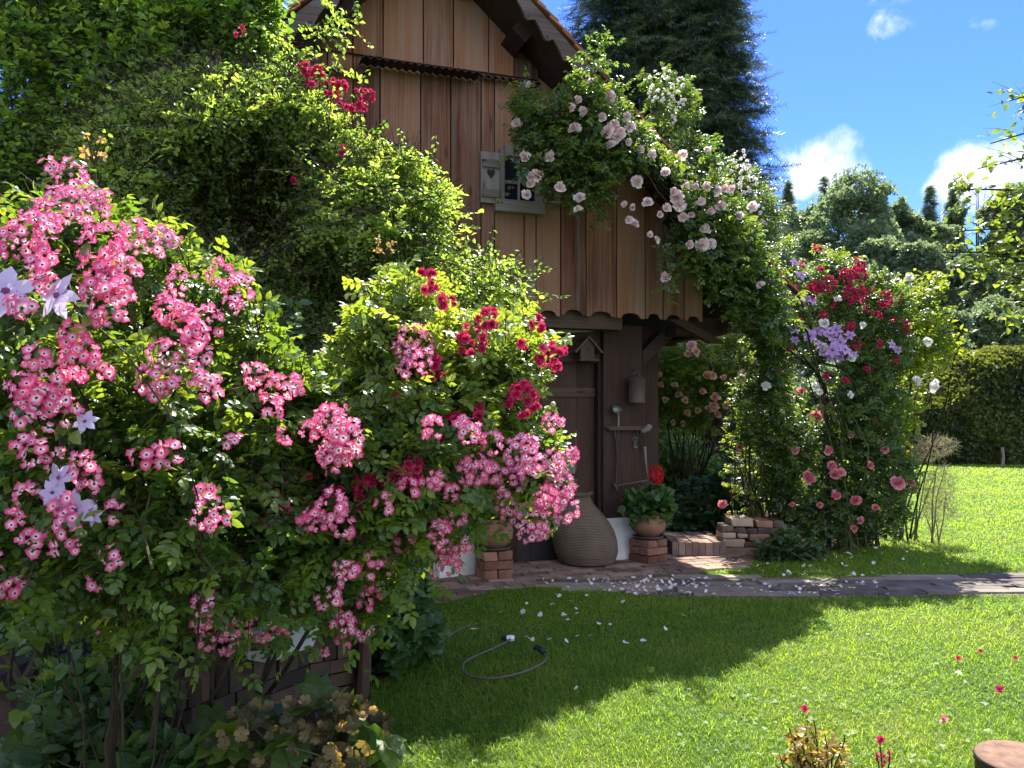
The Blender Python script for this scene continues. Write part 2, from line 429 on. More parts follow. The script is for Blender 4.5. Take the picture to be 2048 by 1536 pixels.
FLW = {
 'pink': flower_mat('pink white eyed petal', [(.10, (.30, .22, .10)), (.16, (.86, .76, .73)), (.34, (.85, .60, .65)), (.54, (.81, .22, .38)), (.95, (.75, .08, .24)), (1.0, (.72, .06, .20))], .38, (.055, .03, .02)),
 'red': flower_mat('crimson petal', [(.0, (.38, .02, .07)), (.5, (.52, .022, .095)), (1.0, (.62, .05, .15))], .35),
 'blush': flower_mat('blush petal', [(.0, (.72, .36, .33)), (.4, (.80, .58, .55)), (1.0, (.84, .74, .72))], .4),
 'white': flower_mat('white petal', [(.0, (.78, .70, .56)), (.5, (.82, .79, .74)), (1.0, (.84, .82, .80))], .4),
 'rosepink': flower_mat('rose pink petal', [(.0, (.58, .10, .14)), (.5, (.70, .20, .24)), (1.0, (.78, .34, .36))], .4),
 'apricot': flower_mat('apricot petal', [(.0, (.70, .26, .10)), (.5, (.78, .42, .27)), (1.0, (.82, .56, .46))], .45),
 'lilac': flower_mat('lilac petal', [(.0, (.40, .20, .45)), (.3, (.46, .26, .56)), (1.0, (.60, .44, .70))], .4, (.16, .05, .14)),
 'pale_lilac': flower_mat('pale lilac petal', [(.0, (.52, .38, .62)), (.3, (.58, .46, .70)), (1.0, (.66, .57, .76))], .4, (.25, .08, .20)),
 'scarlet': flower_mat('scarlet petal', [(.0, (.55, .01, .02)), (1.0, (.72, .03, .035))], .3),
}
# ------------------------------------------------------------------ ground
rs = np.random.default_rng(7)
def inpoly(poly, x, y):
    poly = np.asarray(poly, float); r = np.zeros(len(x), bool); j = len(poly) - 1
    for i in range(len(poly)):
        xi, yi = poly[i]; xj, yj = poly[j]
        c = ((yi > y) != (yj > y)) & (x < (xj - xi) * (y - yi) / (yj - yi + 1e-12) + xi)
        r ^= c; j = i
    return r
def gpoly(pts): return [tuple(G(a, b)[:2]) for a, b in pts]
BRICKPATH = gpoly([(838, 1212), (872, 1158), (1040, 1128), (1250, 1108), (1345, 1108), (1505, 1108), (1500, 1136), (1400, 1141), (1372, 1152), (1300, 1190), (1200, 1176), (1100, 1172), (1000, 1177), (900, 1203)])
SLATE = gpoly([(1120, 1173), (1230, 1163), (1400, 1148), (1520, 1160), (1700, 1161), (1870, 1153), (2048, 1145), (2350, 1130), (2350, 1190), (2048, 1192), (1800, 1195), (1500, 1197), (1300, 1193), (1200, 1180)])
BED_L = [(-9, -2), (-1.35, -2), (-.62, 2.6), (-.55, 3.3), (-.62, 3.9), (-.85, 4.5), (-.55, 5.2), (-.75, 6.4), (-1.2, 7.4), (-9, 7.4)]
BED_R = gpoly([(1440, 1085), (1470, 1112), (1560, 1122), (1680, 1100), (1760, 1075), (1800, 1050), (1790, 1010), (1290, 1000), (1345, 1080)])
b = B()
b.add([(-300, -40, 0), (300, -40, 0), (300, 500, 0), (-300, 500, 0)], [(0, 1, 2, 3)])
lawn = struct(b.build('lawn_ground', MAT['lawn']))
b = B(); b.slab(BED_L, -.05, .012); struct(b.build('garden_bed', MAT['soil']))
b = B(); b.slab(BED_R, -.05, .012); struct(b.build('flower_bed', MAT['soil']))
TH = math.atan(.33)
ct, sn = math.cos(TH), math.sin(TH)
YB = 8.3                                         # barn wall crosses x = 0 here
def fp(px, py, w):                               # photo pixel -> (along the wall, height) on the plane w metres in front of the wall
    a = (px - CX) / F
    t = (YB * ct - w) / (ct - a * sn)
    return (t * a * ct + (t - YB) * sn, CH + (HY - py) / F * t)
def loc2w(u, w): return (u * ct + w * sn, YB + u * sn - w * ct)

b = B()                                          # brick path: bricks bedded in sand, running bond turned with the barn
b.slab(BRICKPATH, -.03, .010, .2)
for i in range(-14, 30):
    for j in range(0, 34):
        u0 = i * .265 - 1.2 + (j % 2) * .13 - .9; w0 = j * .137 - .9
        x, y = loc2w(u0 + .125, w0 + .06)
        if inpoly(BRICKPATH, np.array([x]), np.array([y]))[0]:
            r_ = rs.random(); z = .022 + rs.normal() * .004
            a = TH + rs.normal() * .02
            M = Matrix.Rotation(a, 3, 'Z')
            b.box(-.125, .125, -.061, .061, 0, z, r_, 0, M, (x, y, 0))
struct(b.build('brick_path', MAT['paving']))
b = B()
b.slab(SLATE, -.03, .008, .1)
xs = 0.2
for row in range(7):
    x = .2 + rs.random() * .3
    while x < 6.5:
        L = rs.uniform(.4, 1.5); yy = 6.72 + row * .135
        c = np.array([(x, yy), (x + L - .02, yy), (x + L - .02, yy + .118), (x, yy + .118)]) + rs.normal(size=(4, 2)) * .018
        cx, cy = c.mean(0)
        cyw = cy + .04 * math.sin(cx * 2.1)
        c[:, 1] += cyw - cy
        if inpoly(SLATE, np.array([cx]), np.array([cyw]))[0]:
            b.slab([tuple(q) for q in c], -.02, .022 + rs.normal() * .006, rs.random())
        x += L
struct(b.build('slate_path', MAT['slate']))

# ------------------------------------------------------------------ barn
BARN = thing('barn', 'old brown timber barn with steep tiled gable roof and climbing roses over its eave', 'barn', (0, YB, 0), TH)
def part(bm, name, mat, parent=BARN, smooth=False): return bm.build(name, MAT[mat], parent, smooth)
WR, WG = 1.045, .43
A = fp(885, -200, WR); Rr = fp(1530, 520, WR); Lr = fp(523, 74, WR)
sr = (A[1] - Rr[1]) / (Rr[0] - A[0]); sL = (A[1] - Lr[1]) / (A[0] - Lr[0])
ZE = 2.84
uR = A[0] + (A[1] - ZE) / sr; uL = A[0] - (A[1] - ZE) / sL
def roofz(u): return A[1] - (u - A[0]) * sr if u > A[0] else A[1] - (A[0] - u) * sL
BACK = 6.6
# roof boarding (slab) and tiles laid in overlapping courses
b = B(); th = .10
b.prism([(A[0], A[1] - .02), (uR, ZE - .02), (uR, ZE - .02 - th), (A[0], A[1] - .02 - th * 1.3)], -WR + .03, BACK, .4)
b.prism([(A[0], A[1] - .02 - th * 1.3), (uL, ZE - .02 - th), (uL, ZE - .02), (A[0], A[1] - .02)], -WR + .03, BACK, .5)
part(b, 'roof_boarding', 'dark_wood')
b = B()
for side, s_, ue in ((1, sr, uR), (-1, sL, uL)):
    ang = math.atan(s_); Ls = (A[1] - ZE) / math.sin(ang); nC = int(Ls / .165)
    for i in range(nC + 1):
        d0 = i * Ls / nC; d1 = d0 + .26
        for j in range(30):
            y0 = -WR - .03 + j * .262 + (i % 2) * .04 * (j > 0)
            if j > 14 and side < 0: break
            r_ = rs.random(); wob = rs.normal() * .006
            p0 = (A[0] + side * math.cos(ang) * d0, A[1] - math.sin(ang) * d0)
            p1 = (A[0] + side * math.cos(ang) * min(d1, Ls + .05), A[1] - math.sin(ang) * min(d1, Ls + .05))
            nx, nz_ = side * math.sin(ang), math.cos(ang)
            q = [(p0[0] + nx * .002, p0[1] + nz_ * .002), (p1[0] + nx * (.030 + wob), p1[1] + nz_ * (.030 + wob)),
                 (p1[0] + nx * (.048 + wob), p1[1] + nz_ * (.048 + wob)), (p0[0] + nx * .022, p0[1] + nz_ * .022)]
            if side < 0: q = q[::-1]
            b.prism(q, y0, y0 + .255, r_)
part(b, 'roof_tiles', 'tile')
# barge boards with scalloped lower edge
for side, s_, ue, Le in ((1, sr, uR, 1.0), (-1, sL, uL, 1.0)):
    b = B(); ang = math.atan(s_); Ls = (A[1] - ZE) / math.sin(ang)
    top = []; bot = []
    n_ = int(Ls / .02)
    for i in range(n_ + 1):
        d = i * Ls / n_
        ph = (d / .25) % 1.0
        # each tongue swells and ends in a round lobe
        lobe = math.sqrt(max(0, 1 - ((ph - .80) / .20) ** 2)) if ph > .60 else 0
        h = .10 + .062 * (ph / .8) ** 1.6 * (ph <= .8) + (.062 if ph > .8 else 0) * (1 if lobe > 0 else 0) * lobe
        p = (A[0] + side * math.cos(ang) * d, A[1] - .02 - math.sin(ang) * d)
        nx, nz_ = -side * math.sin(ang), -math.cos(ang)
        top.append(p); bot.append((p[0] + nx * h, p[1] + nz_ * h))
    for i in range(n_):
        q = [top[i], top[i + 1], bot[i + 1], bot[i]]
        if side > 0: q = q[::-1]
        b.prism(q, -WR - .005, -WR + .025, .4 + .1 * side, grain=0)
    bb = part(b, 'bargeboard', 'board')
    for k in range(int(Ls / .25)):
        b = B()
        d = (k + .80) * .25; h = .125
        p = (A[0] + side * math.cos(ang) * d - side * math.sin(ang) * h, A[1] - .02 - math.sin(ang) * d - math.cos(ang) * h)
        b.prism([(p[0] + .014 * math.cos(a), p[1] + .014 * math.sin(a)) for a in np.linspace(0, 2 * math.pi, 9)[:-1]], -WR - .008, -WR - .004, .1)
        b.build('drilled_hole', MAT['black_metal'], bb)
# purlins carrying the overhang
for side, s_ in ((1, sr), (-1, sL)):
    for d in (.42, 1.15, 1.95, 2.75, 3.6):
        ang = math.atan(s_); ux = A[0] + side * math.cos(ang) * d; uz = A[1] - math.sin(ang) * d - .15
        if uz < 2.6: continue
        b = B(); M = Matrix.Rotation(side * ang, 3, 'Y')
        b.box(-.09, .09, -WR + .22, -WG + .05, -.10, .075, rs.random(), 1, M, (ux, 0, uz)); part(b, 'purlin', 'dark_wood')
# gable boarding
low = [fp(x, 560, WG)[0] for x in (520, 560, 606, 655, 706, 760, 841, 901, 962, 989, 1048, 1072, 1121, 1172, 1233, 1290, 1326, 1368, 1405)]
upp = [fp(x, 80, WG)[0] for x in (575, 632, 705, 765, 845, 905, 975, 1026, 1075, 1125, 1170)]
low = [low[0] - .3 * k for k in range(6, 0, -1)] + low
zlow = fp(1100, 628, WG)[1]; zmid = fp(845, 130, WG)[1]
uEnd = low[-1]
def plankpoly(u0, u1, z0, wavy, lip):
    pts = []
    g = .0065
    a0, a1 = u0 + g, u1 - g
    if wavy:
        n_ = 14
        for k in range(n_ + 1):
            s = k / n_; sg = math.sin(math.pi * s)
            zz = z0 + lip * (sg ** .8) - .030 * math.exp(-((s - .12) / .07) ** 2) - .030 * math.exp(-((s - .88) / .07) ** 2)
            pts.append((a0 + (a1 - a0) * s, zz))
    else: pts += [(a0, z0), (a1, z0)]
    return pts, a0, a1
b = B()
for u0, u1 in zip(low[:-1], low[1:]):
    pts, a0, a1 = plankpoly(u0, u1, zlow - rs.uniform(0, .02), True, .055)
    zt = zmid + .05
    t1, t0 = min(zt, roofz(a1) - .13), min(zt, roofz(a0) - .13)
    if t0 < zlow + .15 or t1 < zlow + .15:
        if max(t0, t1) < zlow + .25: continue
        t0 = max(t0, zlow + .12); t1 = max(t1, zlow + .12)
    pts += [(a1, t1), (a0, t0)]
    dy = rs.uniform(0, .008)
    b.prism(pts, -WG - dy, -WG + .028 - dy, rs.random())
part(b, 'lower_boarding', 'gable')
b = B()
upp = [upp[0] - .3 * k for k in range(4, 0, -1)] + upp + [upp[-1] + .25]
for u0, u1 in zip(upp[:-1], upp[1:]):
    pts, a0, a1 = plankpoly(u0, u1, zmid, False, 0)
    t0, t1 = roofz(a0) - .13, roofz(a1) - .13
    if max(t0, t1) < zmid + .1: continue
    top = [(a1, max(t1, zmid + .02))] + ([(A[0], A[1] - .14)] if a0 < A[0] < a1 else []) + [(a0, max(t0, zmid + .02))]
    dy = rs.uniform(0, .008)
    b.prism(pts + top, -WG - .036 - dy, -WG - .006 - dy, rs.random())
part(b, 'upper_boarding', 'gable')
b = B()                                          # frame behind the boarding, keeps light out of the joints
zw = zlow + .10
b.prism([(low[0] + .1, zw), (uEnd - .02, zw), (uEnd - .02, max(zw + .02, roofz(uEnd) - .16)), (A[0], A[1] - .2), (low[0] + .1, roofz(low[0] + .1) - .2)], -WG + .034, -WG + .12, .2)
b.box(low[0] + .1, uEnd - .25, .10, BACK - .3, 0, 2.6, .4)
b.box(low[0] + .1, uEnd - .05, -WG + .125, .098, zlow + .135, zlow + .22, .3, 0)
part(b, 'wall_frame', 'dark_wood')
# corrugated drip roofs across the gable
def awning(x0, x1, y0, depth):
    u0, u1 = fp(x0, y0, WG + depth)[0], fp(x1, y0, WG + depth)[0]
    zf = fp(.5 * (x0 + x1), y0, WG + depth)[1]; n_ = int((u1 - u0) / .012); v = []; f = []
    for i in range(n_ + 1):
        u = u0 + (u1 - u0) * i / n_; c = .011 * math.sin(u * 2 * math.pi / .075)
        for q, (w, z) in enumerate(((WG + depth, zf), (WG + .02, zf + .035), (WG + .02, zf + .029), (WG + depth, zf - .006))):
            v.append((u, -w, z + c))
    for i in range(n_):
        o = i * 4
        for k in range(4): f.append((o + k, o + 4 + k, o + 4 + (k + 1) % 4, o + (k + 1) % 4))
    f += [(0, 1, 2, 3), (n_ * 4 + 3, n_ * 4 + 2, n_ * 4 + 1, n_ * 4)]
    bb = B(); bb.add(v, f, .4); return part(bb, 'corrugated_awning', 'black_metal')
awning(724, 964, 128, .27); awning(590, 735, 137, .13); awning(958, 1085, 157, .13)
# window
def fbox(bm, x0, x1, y0, y1, w0, w1, r_=.5, grain=2):
    ua, za = fp(x0, y1, w1); ub, zb = fp(x1, y0, w1)
    bm.box(ua, ub, -w1, -w0, za, zb, r_, grain); return bm
win = part(fbox(B(), 1004, 1076, 312, 404, WG + .004, WG + .012, .3), 'window', 'black_metal')
b = B(); fbox(b, 1000, 1010, 298, 404, WG, WG + .06, .3); fbox(b, 1072, 1086, 300, 404, WG, WG + .06, .6); fbox(b, 1010, 1072, 296, 311, WG, WG + .055, .5, 0)
b.build('window_frame', MAT['grey_wood'], win)
fbox(B(), 1010, 1072, 312, 404, WG + .014, WG + .018).build('pane', MAT['glass'], win)
b = B(); fbox(b, 1036, 1040, 312, 404, WG + .02, WG + .038); fbox(b, 1010, 1035.6, 362, 366, WG + .02, WG + .036, .5, 0); fbox(b, 1040.4, 1072, 362, 366, WG + .02, WG + .036, .5, 0); b.build('glazing_bar', MAT['grey_wood'], win)
fbox(B(), 992, 1090, 405, 420, WG, WG + .09, .6, 0).build('sill', MAT['grey_wood'], win)
for (x0, x1, hz) in ((962, 1002, 982), (1087, 1122, None)):
    sh = part(fbox(B(), x0, x1, 306, 404, WG + .025, WG + .05, .7), 'shutter', 'grey_wood')
    for yb in (326, 386):
        fbox(B(), x0 + 4, x1 - 3, yb - 6, yb + 6, WG + .05, WG + .074, .4, 0).build('batten', MAT['grey_wood'], sh)
    if hz:
        hp = []
        cu, cz = fp(hz, 347, WG + .05); sc = .0031
        for a in np.linspace(0, 2 * math.pi, 25)[:-1]:
            hp.append((cu + sc * 16 * math.sin(a) ** 3 * .85, cz + sc * 1.15 * (13 * math.cos(a) - 5 * math.cos(2 * a) - 2 * math.cos(3 * a) - math.cos(4 * a))))
        bb = B(); bb.prism(hp[::-1], -WG - .0525, -WG - .049, .1); bb.build('heart_cutout', MAT['black_metal'], sh)
    # iron hinge strap
    fbox(B(), x0 + 1, x0 + 10, 319, 321, WG + .075, WG + .079).build('hinge', MAT['black_metal'], sh)
# beam under the boarding and a drooping moulded strip
b = B(); ua = low[0] + .1; fbz0 = fp(1100, 655, .30)[1]; fbz1 = zlow + .13
b.box(ua, fp(1242, 650, .30)[0], -.33, -.025, fbz0, fbz1, .5, 0); part(b, 'beam', 'brown_wood')
b = B()
pp = [fp(x, y, .16) for x, y in ((900, 678), (1000, 672), (1090, 666), (1160, 658), (1230, 652))]
for (a0, a1) in zip(pp[:-1], pp[1:]):
    b.prism([(a0[0], a0[1] - .035), (a1[0], a1[1] - .03), (a1[0], a1[1] + .02), (a0[0], a0[1] + .02)], -.16, -.02, .6, grain=0)
part(b, 'drip_moulding', 'grey_wood')
# lower wall: posts, lintel, door
b = B(); fbox(b, 1207, 1284, 652, 1046, -.10, .10, .5); part(b, 'corner_post', 'dark_wood')
b = B(); fbox(b, 1040, 1206, 662, 722, -.12, .02, .8, 0); part(b, 'lintel_board', 'dark_wood')
b = B(); b.box(ua, fp(1020, 900, 0)[0], -.02, .098, .02, 2.50, .3); part(b, 'plank_wall', 'brown_wood')
b = B(); fbox(b, 1196, 1206.5, 723, 1126, -.14, .05, .1); fbox(b, 1022, 1034, 723, 1126, -.14, .03, .1); part(b, 'door_frame', 'dark_wood')
dr = B()
for x0, x1, r_ in ((1034.5, 1083, .3), (1083.6, 1152, .9), (1152.6, 1195.6, .7)):
    fbox(dr, x0, x1, 794, 1124, -.11, -.055, r_); 
    fbox(dr, x0, x1, 723, 776, -.11, -.055, r_ * .8)
door = part(dr, 'door', 'dark_wood')
fbox(B(), 1034.5, 1195, 776.5, 793, -.11, -.035, .6, 0).build('door_rail', MAT['brown_wood'], door)
b = B(); fbox(b, 1034.5, 1060, 1046, 1126, -.054, -.02, .2); fbox(b, 1060.7, 1112, 1046, 1126, -.054, -.022, .15); fbox(b, 1034, 1112, 1040, 1045.5, -.054, -.01, .6, 0)
b.build('kick_board', MAT['black_metal'], door)
fbox(B(), 1150, 1154, 860, 940, -.054, -.05, .9).build('pale_scratch', MAT['brown_wood'], door)
# white plinths
b = B()
u0, _ = fp(1212, 1040, .12); u1, _ = fp(1270, 1040, .12); zt = fp(1240, 1036, .12)[1]
b.add([(u0 - .04, -.26, 0), (u1 + .03, -.26, 0), (u1, -.12, zt), (u0, -.12, zt), (u0 - .04, .09, 0), (u1 + .03, .09, 0), (u1, .09, zt), (u0, .09, zt)],
      [(0, 1, 2, 3), (5, 4, 7, 6), (1, 5, 6, 2), (4, 0, 3, 7), (3, 2, 6, 7)])
part(b, 'plinth', 'plaster')
b = B()
u0, _ = fp(878, 1162, .55); u1, _ = fp(958, 1150, .45); zt = fp(915, 1062, .5)[1]
b.add([(u0, -.58, 0), (u1, -.46, 0), (u1, -.44, zt), (u0, -.54, zt), (u0, -.03, 0), (u1, -.03, 0), (u1, -.03, zt), (u0, -.03, zt)],
      [(0, 1, 2, 3), (5, 4, 7, 6), (1, 5, 6, 2), (4, 0, 3, 7), (3, 2, 6, 7)])
part(b, 'plinth', 'plaster')
b = B(); b.box(low[0] + .1, u0 - .02, -.30, -.03, 0, zt * .9, .3); part(b, 'plinth', 'plaster')
# right overhang: plate beam along the eave, cross beams and a brace
b = B(); zc = fp(1300, 668, .1)[1]
b.box(uEnd - .28, uR - .45, -.36, -.12, zc - .02, zc + .17, .4, 0); part(b, 'cross_beam', 'dark_wood')
b = B(); b.box(uEnd - .23, uR - .30, .9, 1.1, zc - .02, zc + .15, .6, 0); part(b, 'cross_beam', 'dark_wood')
b = B(); b.box(uR - .45, uR - .28, -WR + .25, BACK - .2, ZE - .34, ZE - .17, .5, 1); part(b, 'eave_plate', 'brown_wood')
b = B(); p0 = fp(1280, 715, -.02); p1 = fp(1330, 676, -.02)
b.prism([(p0[0] - .03, p0[1] - .10), (p0[0] - .03, p0[1] + .06), (p1[0] - .12, p1[1] + .05), (p1[0] + .10, p1[1] + .05)][::-1], -.10, .05, .4, grain=0); part(b, 'brace', 'dark_wood')
b = B(); p0 = fp(1330, 648, .2)
b.prism([(p0[0] - .1, p0[1] + .02), (p0[0] + .1, p0[1] + .02), (p0[0] + .62, p0[1] - .22), (p0[0] + .42, p0[1] - .22)][::-1], -.46, -.38, .7, grain=0); part(b, 'overhang_strut', 'dark_wood')

# ------------------------------------------------------------------ things hanging on the barn
def wall_root(name, label, cat, px, py, w, group=None):
    u, z = fp(px, py, w); x, y = loc2w(u, w)
    return thing(name, label, cat, (x, y, z), TH, group), u, z
def loc(px, py, w, o): u, z = fp(px, py, w); return (u - o[0], z - o[1])
W0 = .10
r_, u, z = wall_root('birdhouse', 'small weathered wooden birdhouse with pitched roof fixed above the barn door', 'birdhouse', 1164, 720, .02)
o = (u, z); k = .0055
b = B(); hw = .105; b.prism([(-hw + .02, .0), (hw - .03, .0), (hw - .03, .14), (0, .22), (-hw + .02, .14)][::-1], -.16, 0, .6); b.build('box', MAT['brown_wood'], r_)
b = B(); b.prism([(.0, .225), (.0, .245), (.165, .075), (.15, .06)], -.20, .0, .8); b.prism([(.0, .225), (-.15, .06), (-.165, .075), (.0, .245)], -.20, .0, .8); b.build('roof', MAT['brown_wood'], r_)
b = B(); b.prism([(.018 * math.cos(a), .11 + .018 * math.sin(a)) for a in np.linspace(0, 2 * math.pi, 13)[:-1]], -.163, -.159, .1); b.build('entrance_hole', MAT['black_metal'], r_)
b = B(); b.box(-.10, .12, -.18, 0, -.022, -.001, .5, 0); b.build('floor_board', MAT['brown_wood'], r_)

r_, u, z = wall_root('canister', 'dull brown tin canister with conical lid hanging from the corner post', 'canister', 1273, 806, W0 + .11)
hr = .095
b = B(); b.lathe([(hr, .0), (hr, .012), (hr * .96, .018), (hr * .96, .235), (hr * 1.03, .24), (hr * 1.03, .25)], 28); b.build('body', MAT['tin'], r_, True)
b = B(); b.lathe([(hr * 1.03, .251), (hr * .7, .285), (.02, .30), (.0, .30)], 28, capb=False); b.build('lid', MAT['tin'], r_, True)
b = B(); aa = np.linspace(0, math.pi, 10); b.tube(np.stack((.035 * np.cos(aa), 0 * aa, .30 + .05 * np.sin(aa)), -1), .005, 5); b.build('handle', MAT['tin'], r_)
b = B(); b.tube([(0, 0, .345), (0, .06, .36), (0, .11, .37)], .005, 5); b.build('hook', MAT['black_metal'], r_)

r_, u, z = wall_root('ladle', 'old grey metal ladle hanging bowl outward above the wooden rail', 'ladle', 1237, 818, W0 + .05)
b = B(); aa = np.linspace(.06, math.pi * .5, 9)
b.lathe([(.058 * math.sin(a), -.05 * math.cos(a)) for a in aa] + [(.056, .003)], 20, capb=True)
bo = b.build('bowl', MAT['steel'], r_, True); bo.rotation_euler = (R(70), R(-20), 0); bo.location = (-.03, -.03, .0)
b = B(); b.box(-.007, .007, -.006, .0, -.19, -.045, .7); b.tube([(.012, -.03, -.01), (.035, -.02, -.015), (.0, -.005, -.05)], .006, 6); b.build('handle', MAT['grey_wood'], r_)

r_, u, z = wall_root('tool_rail', 'weathered wooden rail with round knob end fixed across the corner post', 'tool rail', 1252, 856, W0)
q0 = loc(1214, 855, W0, (u, z)); q1 = loc(1280, 857, W0, (u, z))
b = B(); b.box(q0[0], q1[0], -.06, 0, -.022, .022, .6, 0); b.tube([(q0[0], -.03, 0), (q0[0] - .02, -.03, .015)], (.024, .018), 8); b.build('rail', MAT['brown_wood'], r_)
q2 = loc(1290, 855, W0, (u, z))
b = B(); b.tube([(q1[0] - .01, -.06, -.045), (q2[0], -.075, .0), (q2[0] + .02, -.08, .035)], (.026, .036, .030), 10); b.build('knob', MAT['grey_wood'], r_, True)
b = B()
for px_, l_ in ((1225, .10), (1232, .13), (1270, .09), (1276, .06)):
    q = loc(px_, 856, W0, (u, z)); b.tube([(q[0], -.065, -.02), (q[0] + .004, -.065, -.02 - l_)], .0022, 4)
b.build('wire_loop', MAT['steel'], r_)

r_, u, z = wall_root('rake', 'old iron rake head with tines hanging beneath the wooden rail on the post', 'rake', 1262, 966, W0)
q0 = loc(1228, 972, W0, (u, z)); q1 = loc(1294, 960, W0, (u, z)); q0 = (q0[0], q0[1]); 
b = B(); b.tube([(q0[0], -.03, q0[1]), (q1[0], -.03, q1[1])], .011, 6); b.tube([(q0[0] - .02, -.03, q0[1] + .03), (q0[0] + .02, -.03, q0[1] - .04)], .013, 6); b.build('head', MAT['tin'], r_)
b = B()
for i in range(12):
    s = (i + .7) / 12.5; b.tube([(q0[0] + (q1[0] - q0[0]) * s, -.03, q0[1] + (q1[1] - q0[1]) * s), (q0[0] + (q1[0] - q0[0]) * s + .012, -.05, q0[1] + (q1[1] - q0[1]) * s - .055)], (.006, .003), 5)
b.build('tines', MAT['tin'], r_)
b = B(); h0 = loc(1229, 866, W0, (u, z)); b.tube([(h0[0], -.03, h0[1]), (h0[0] + .02, -.03, (h0[1] + q0[1]) / 2), (q0[0] + .005, -.03, q0[1])], .012, 6); b.build('handle', MAT['brown_wood'], r_)
r_, u, z = wall_root('hand_saw', 'curved hand tool with pale wooden handle hanging at the edge of the post', 'hand tool', 1287, 893, W0)
q1 = loc(1293, 955, W0, (u, z)); q2 = loc(1282, 862, W0, (u, z))
b = B(); b.tube([(0, -.03, 0), (.012, -.03, q1[1] * .5), (q1[0], -.03, q1[1])], (.016, .013, .009), 8); b.build('handle', MAT['grey_wood'], r_, True)
b = B(); b.tube([(0, -.03, .0), (-.01, -.03, q2[1] * .5), (q2[0], -.03, q2[1])], (.010, .006, .004), 6); b.tube([(0, -.03, .02), (.03, -.035, .03), (.045, -.035, .0)], (.008, .006, .003), 6); b.build('blade', MAT['black_metal'], r_)
r_, u, z = wall_root('iron_keys', 'small bunch of iron keys hanging under the wooden rail', 'keys', 1268, 870, W0)
b = B(); aa = np.linspace(0, 2 * math.pi, 14); b.tube(np.stack((.022 * np.cos(aa), -.02 + 0 * aa, -.05 + .022 * np.sin(aa)), -1), .004, 5, cap=False); b.tube([(0, -.02, 0), (0, -.02, -.03)], .003, 4); b.build('ring', MAT['steel'], r_)
for dx in (-.006, .008):
    b = B(); b.tube([(dx, -.02, -.07), (dx * 1.6, -.02, -.14)], .004, 5); b.box(dx * 1.6, dx * 1.6 + .016, -.022, -.018, -.14, -.125); b.build('key', MAT['steel'], r_)
# plaque on the door
r_, u, z = wall_root('door_plaque', 'small grey-brown plaque painted with white flowers hanging on the barn door', 'plaque', 1130, 925, -.02)
b = B(); b.prism([(-.11, -.12), (.11, -.12), (.115, .10), (.06, .15), (-.06, .15), (-.11, .10)], -.022, 0, .5); b.build('board', MAT['grey_wood'], r_)
b = B()
for cx, cz in ((.05, .05), (.075, -.03), (.02, -.02), (-.04, .04)):
    for a in range(5):
        an = a * 2 * math.pi / 5; c2 = (cx + .012 * math.cos(an), cz + .012 * math.sin(an))
        b.prism([(c2[0] + .008 * math.cos(q), c2[1] + .008 * math.sin(q)) for q in np.linspace(0, 2 * math.pi, 7)[:-1]], -.0245 - .0004 * a, -.021, .5)
b.build('painted_flowers', MAT['plaster'], r_)

# ------------------------------------------------------------------ basket, pots, bricks, stones
bc = P(1174, 1000, 8.28)
bk = thing('basket', 'large pear-shaped woven cane basket standing before the barn door', 'basket', (bc[0], bc[1], .015))
s = 8.3 / F
prof = [(.02, .0), (44 * s, .0), (56 * s, .02), (63 * s, .12), (64.5 * s, .23), (62 * s, .34), (55 * s, .44), (45 * s, .53), (36 * s, .60), (31 * s, .66), (29 * s, .70), (34 * s, .735)]
pr2 = []
for (r0, z0), (r1, z1) in zip(prof[1:-1], prof[2:]):
    for k in range(6): pr2.append((r0 + (r1 - r0) * k / 6, z0 + (z1 - z0) * k / 6))
pr2.append(prof[-1])
b = B(); b.lathe(pr2, 64, shear=(-.13, 0)); b.build('body', MAT['cane'], bk, True)
b = B(); aa = np.linspace(0, 2 * math.pi, 41)
b.tube(np.stack((-.13 + 34.5 * s * np.cos(aa), 34.5 * s * np.sin(aa), .735 + .012 * np.cos(aa + .5)), -1), .012, 6, cap=False); b.build('rim', MAT['cane'], bk, True)

def brick_mesh(seed, lx, ly, lz, bev=.008, jit=1.0):
    rr = random.Random(seed); bm = bmesh.new(); bmesh.ops.create_cube(bm, size=1.0)
    for v in bm.verts: v.co = Vector((v.co.x * lx + rr.uniform(-1, 1) * .005 * jit, v.co.y * ly + rr.uniform(-1, 1) * .005 * jit, (v.co.z + .5) * lz + rr.uniform(-1, 1) * .003 * jit))
    bmesh.ops.bevel(bm, geom=list(bm.edges), offset=bev, segments=2, affect='EDGES', profile=.6)
    v = [tuple(x.co) for x in bm.verts]; bm.verts.index_update(); f = [[q.index for q in x.verts] for x in bm.faces]; bm.free()
    return v, f
def brick(name, label, cat, group, x, y, z, ang, lx, ly, lz, seed, mat, bev=.008):
    v, f = brick_mesh(seed, lx, ly, lz, bev, 3.0 if name == 'stone' else 1.4)
    b = B(); b.add(v, f, random.Random(seed).random())
    o = b.build(name, MAT[mat], None); o.location = (x, y, z); o.rotation_euler = (0, 0, ang)
    return tag(o, label, cat, group)
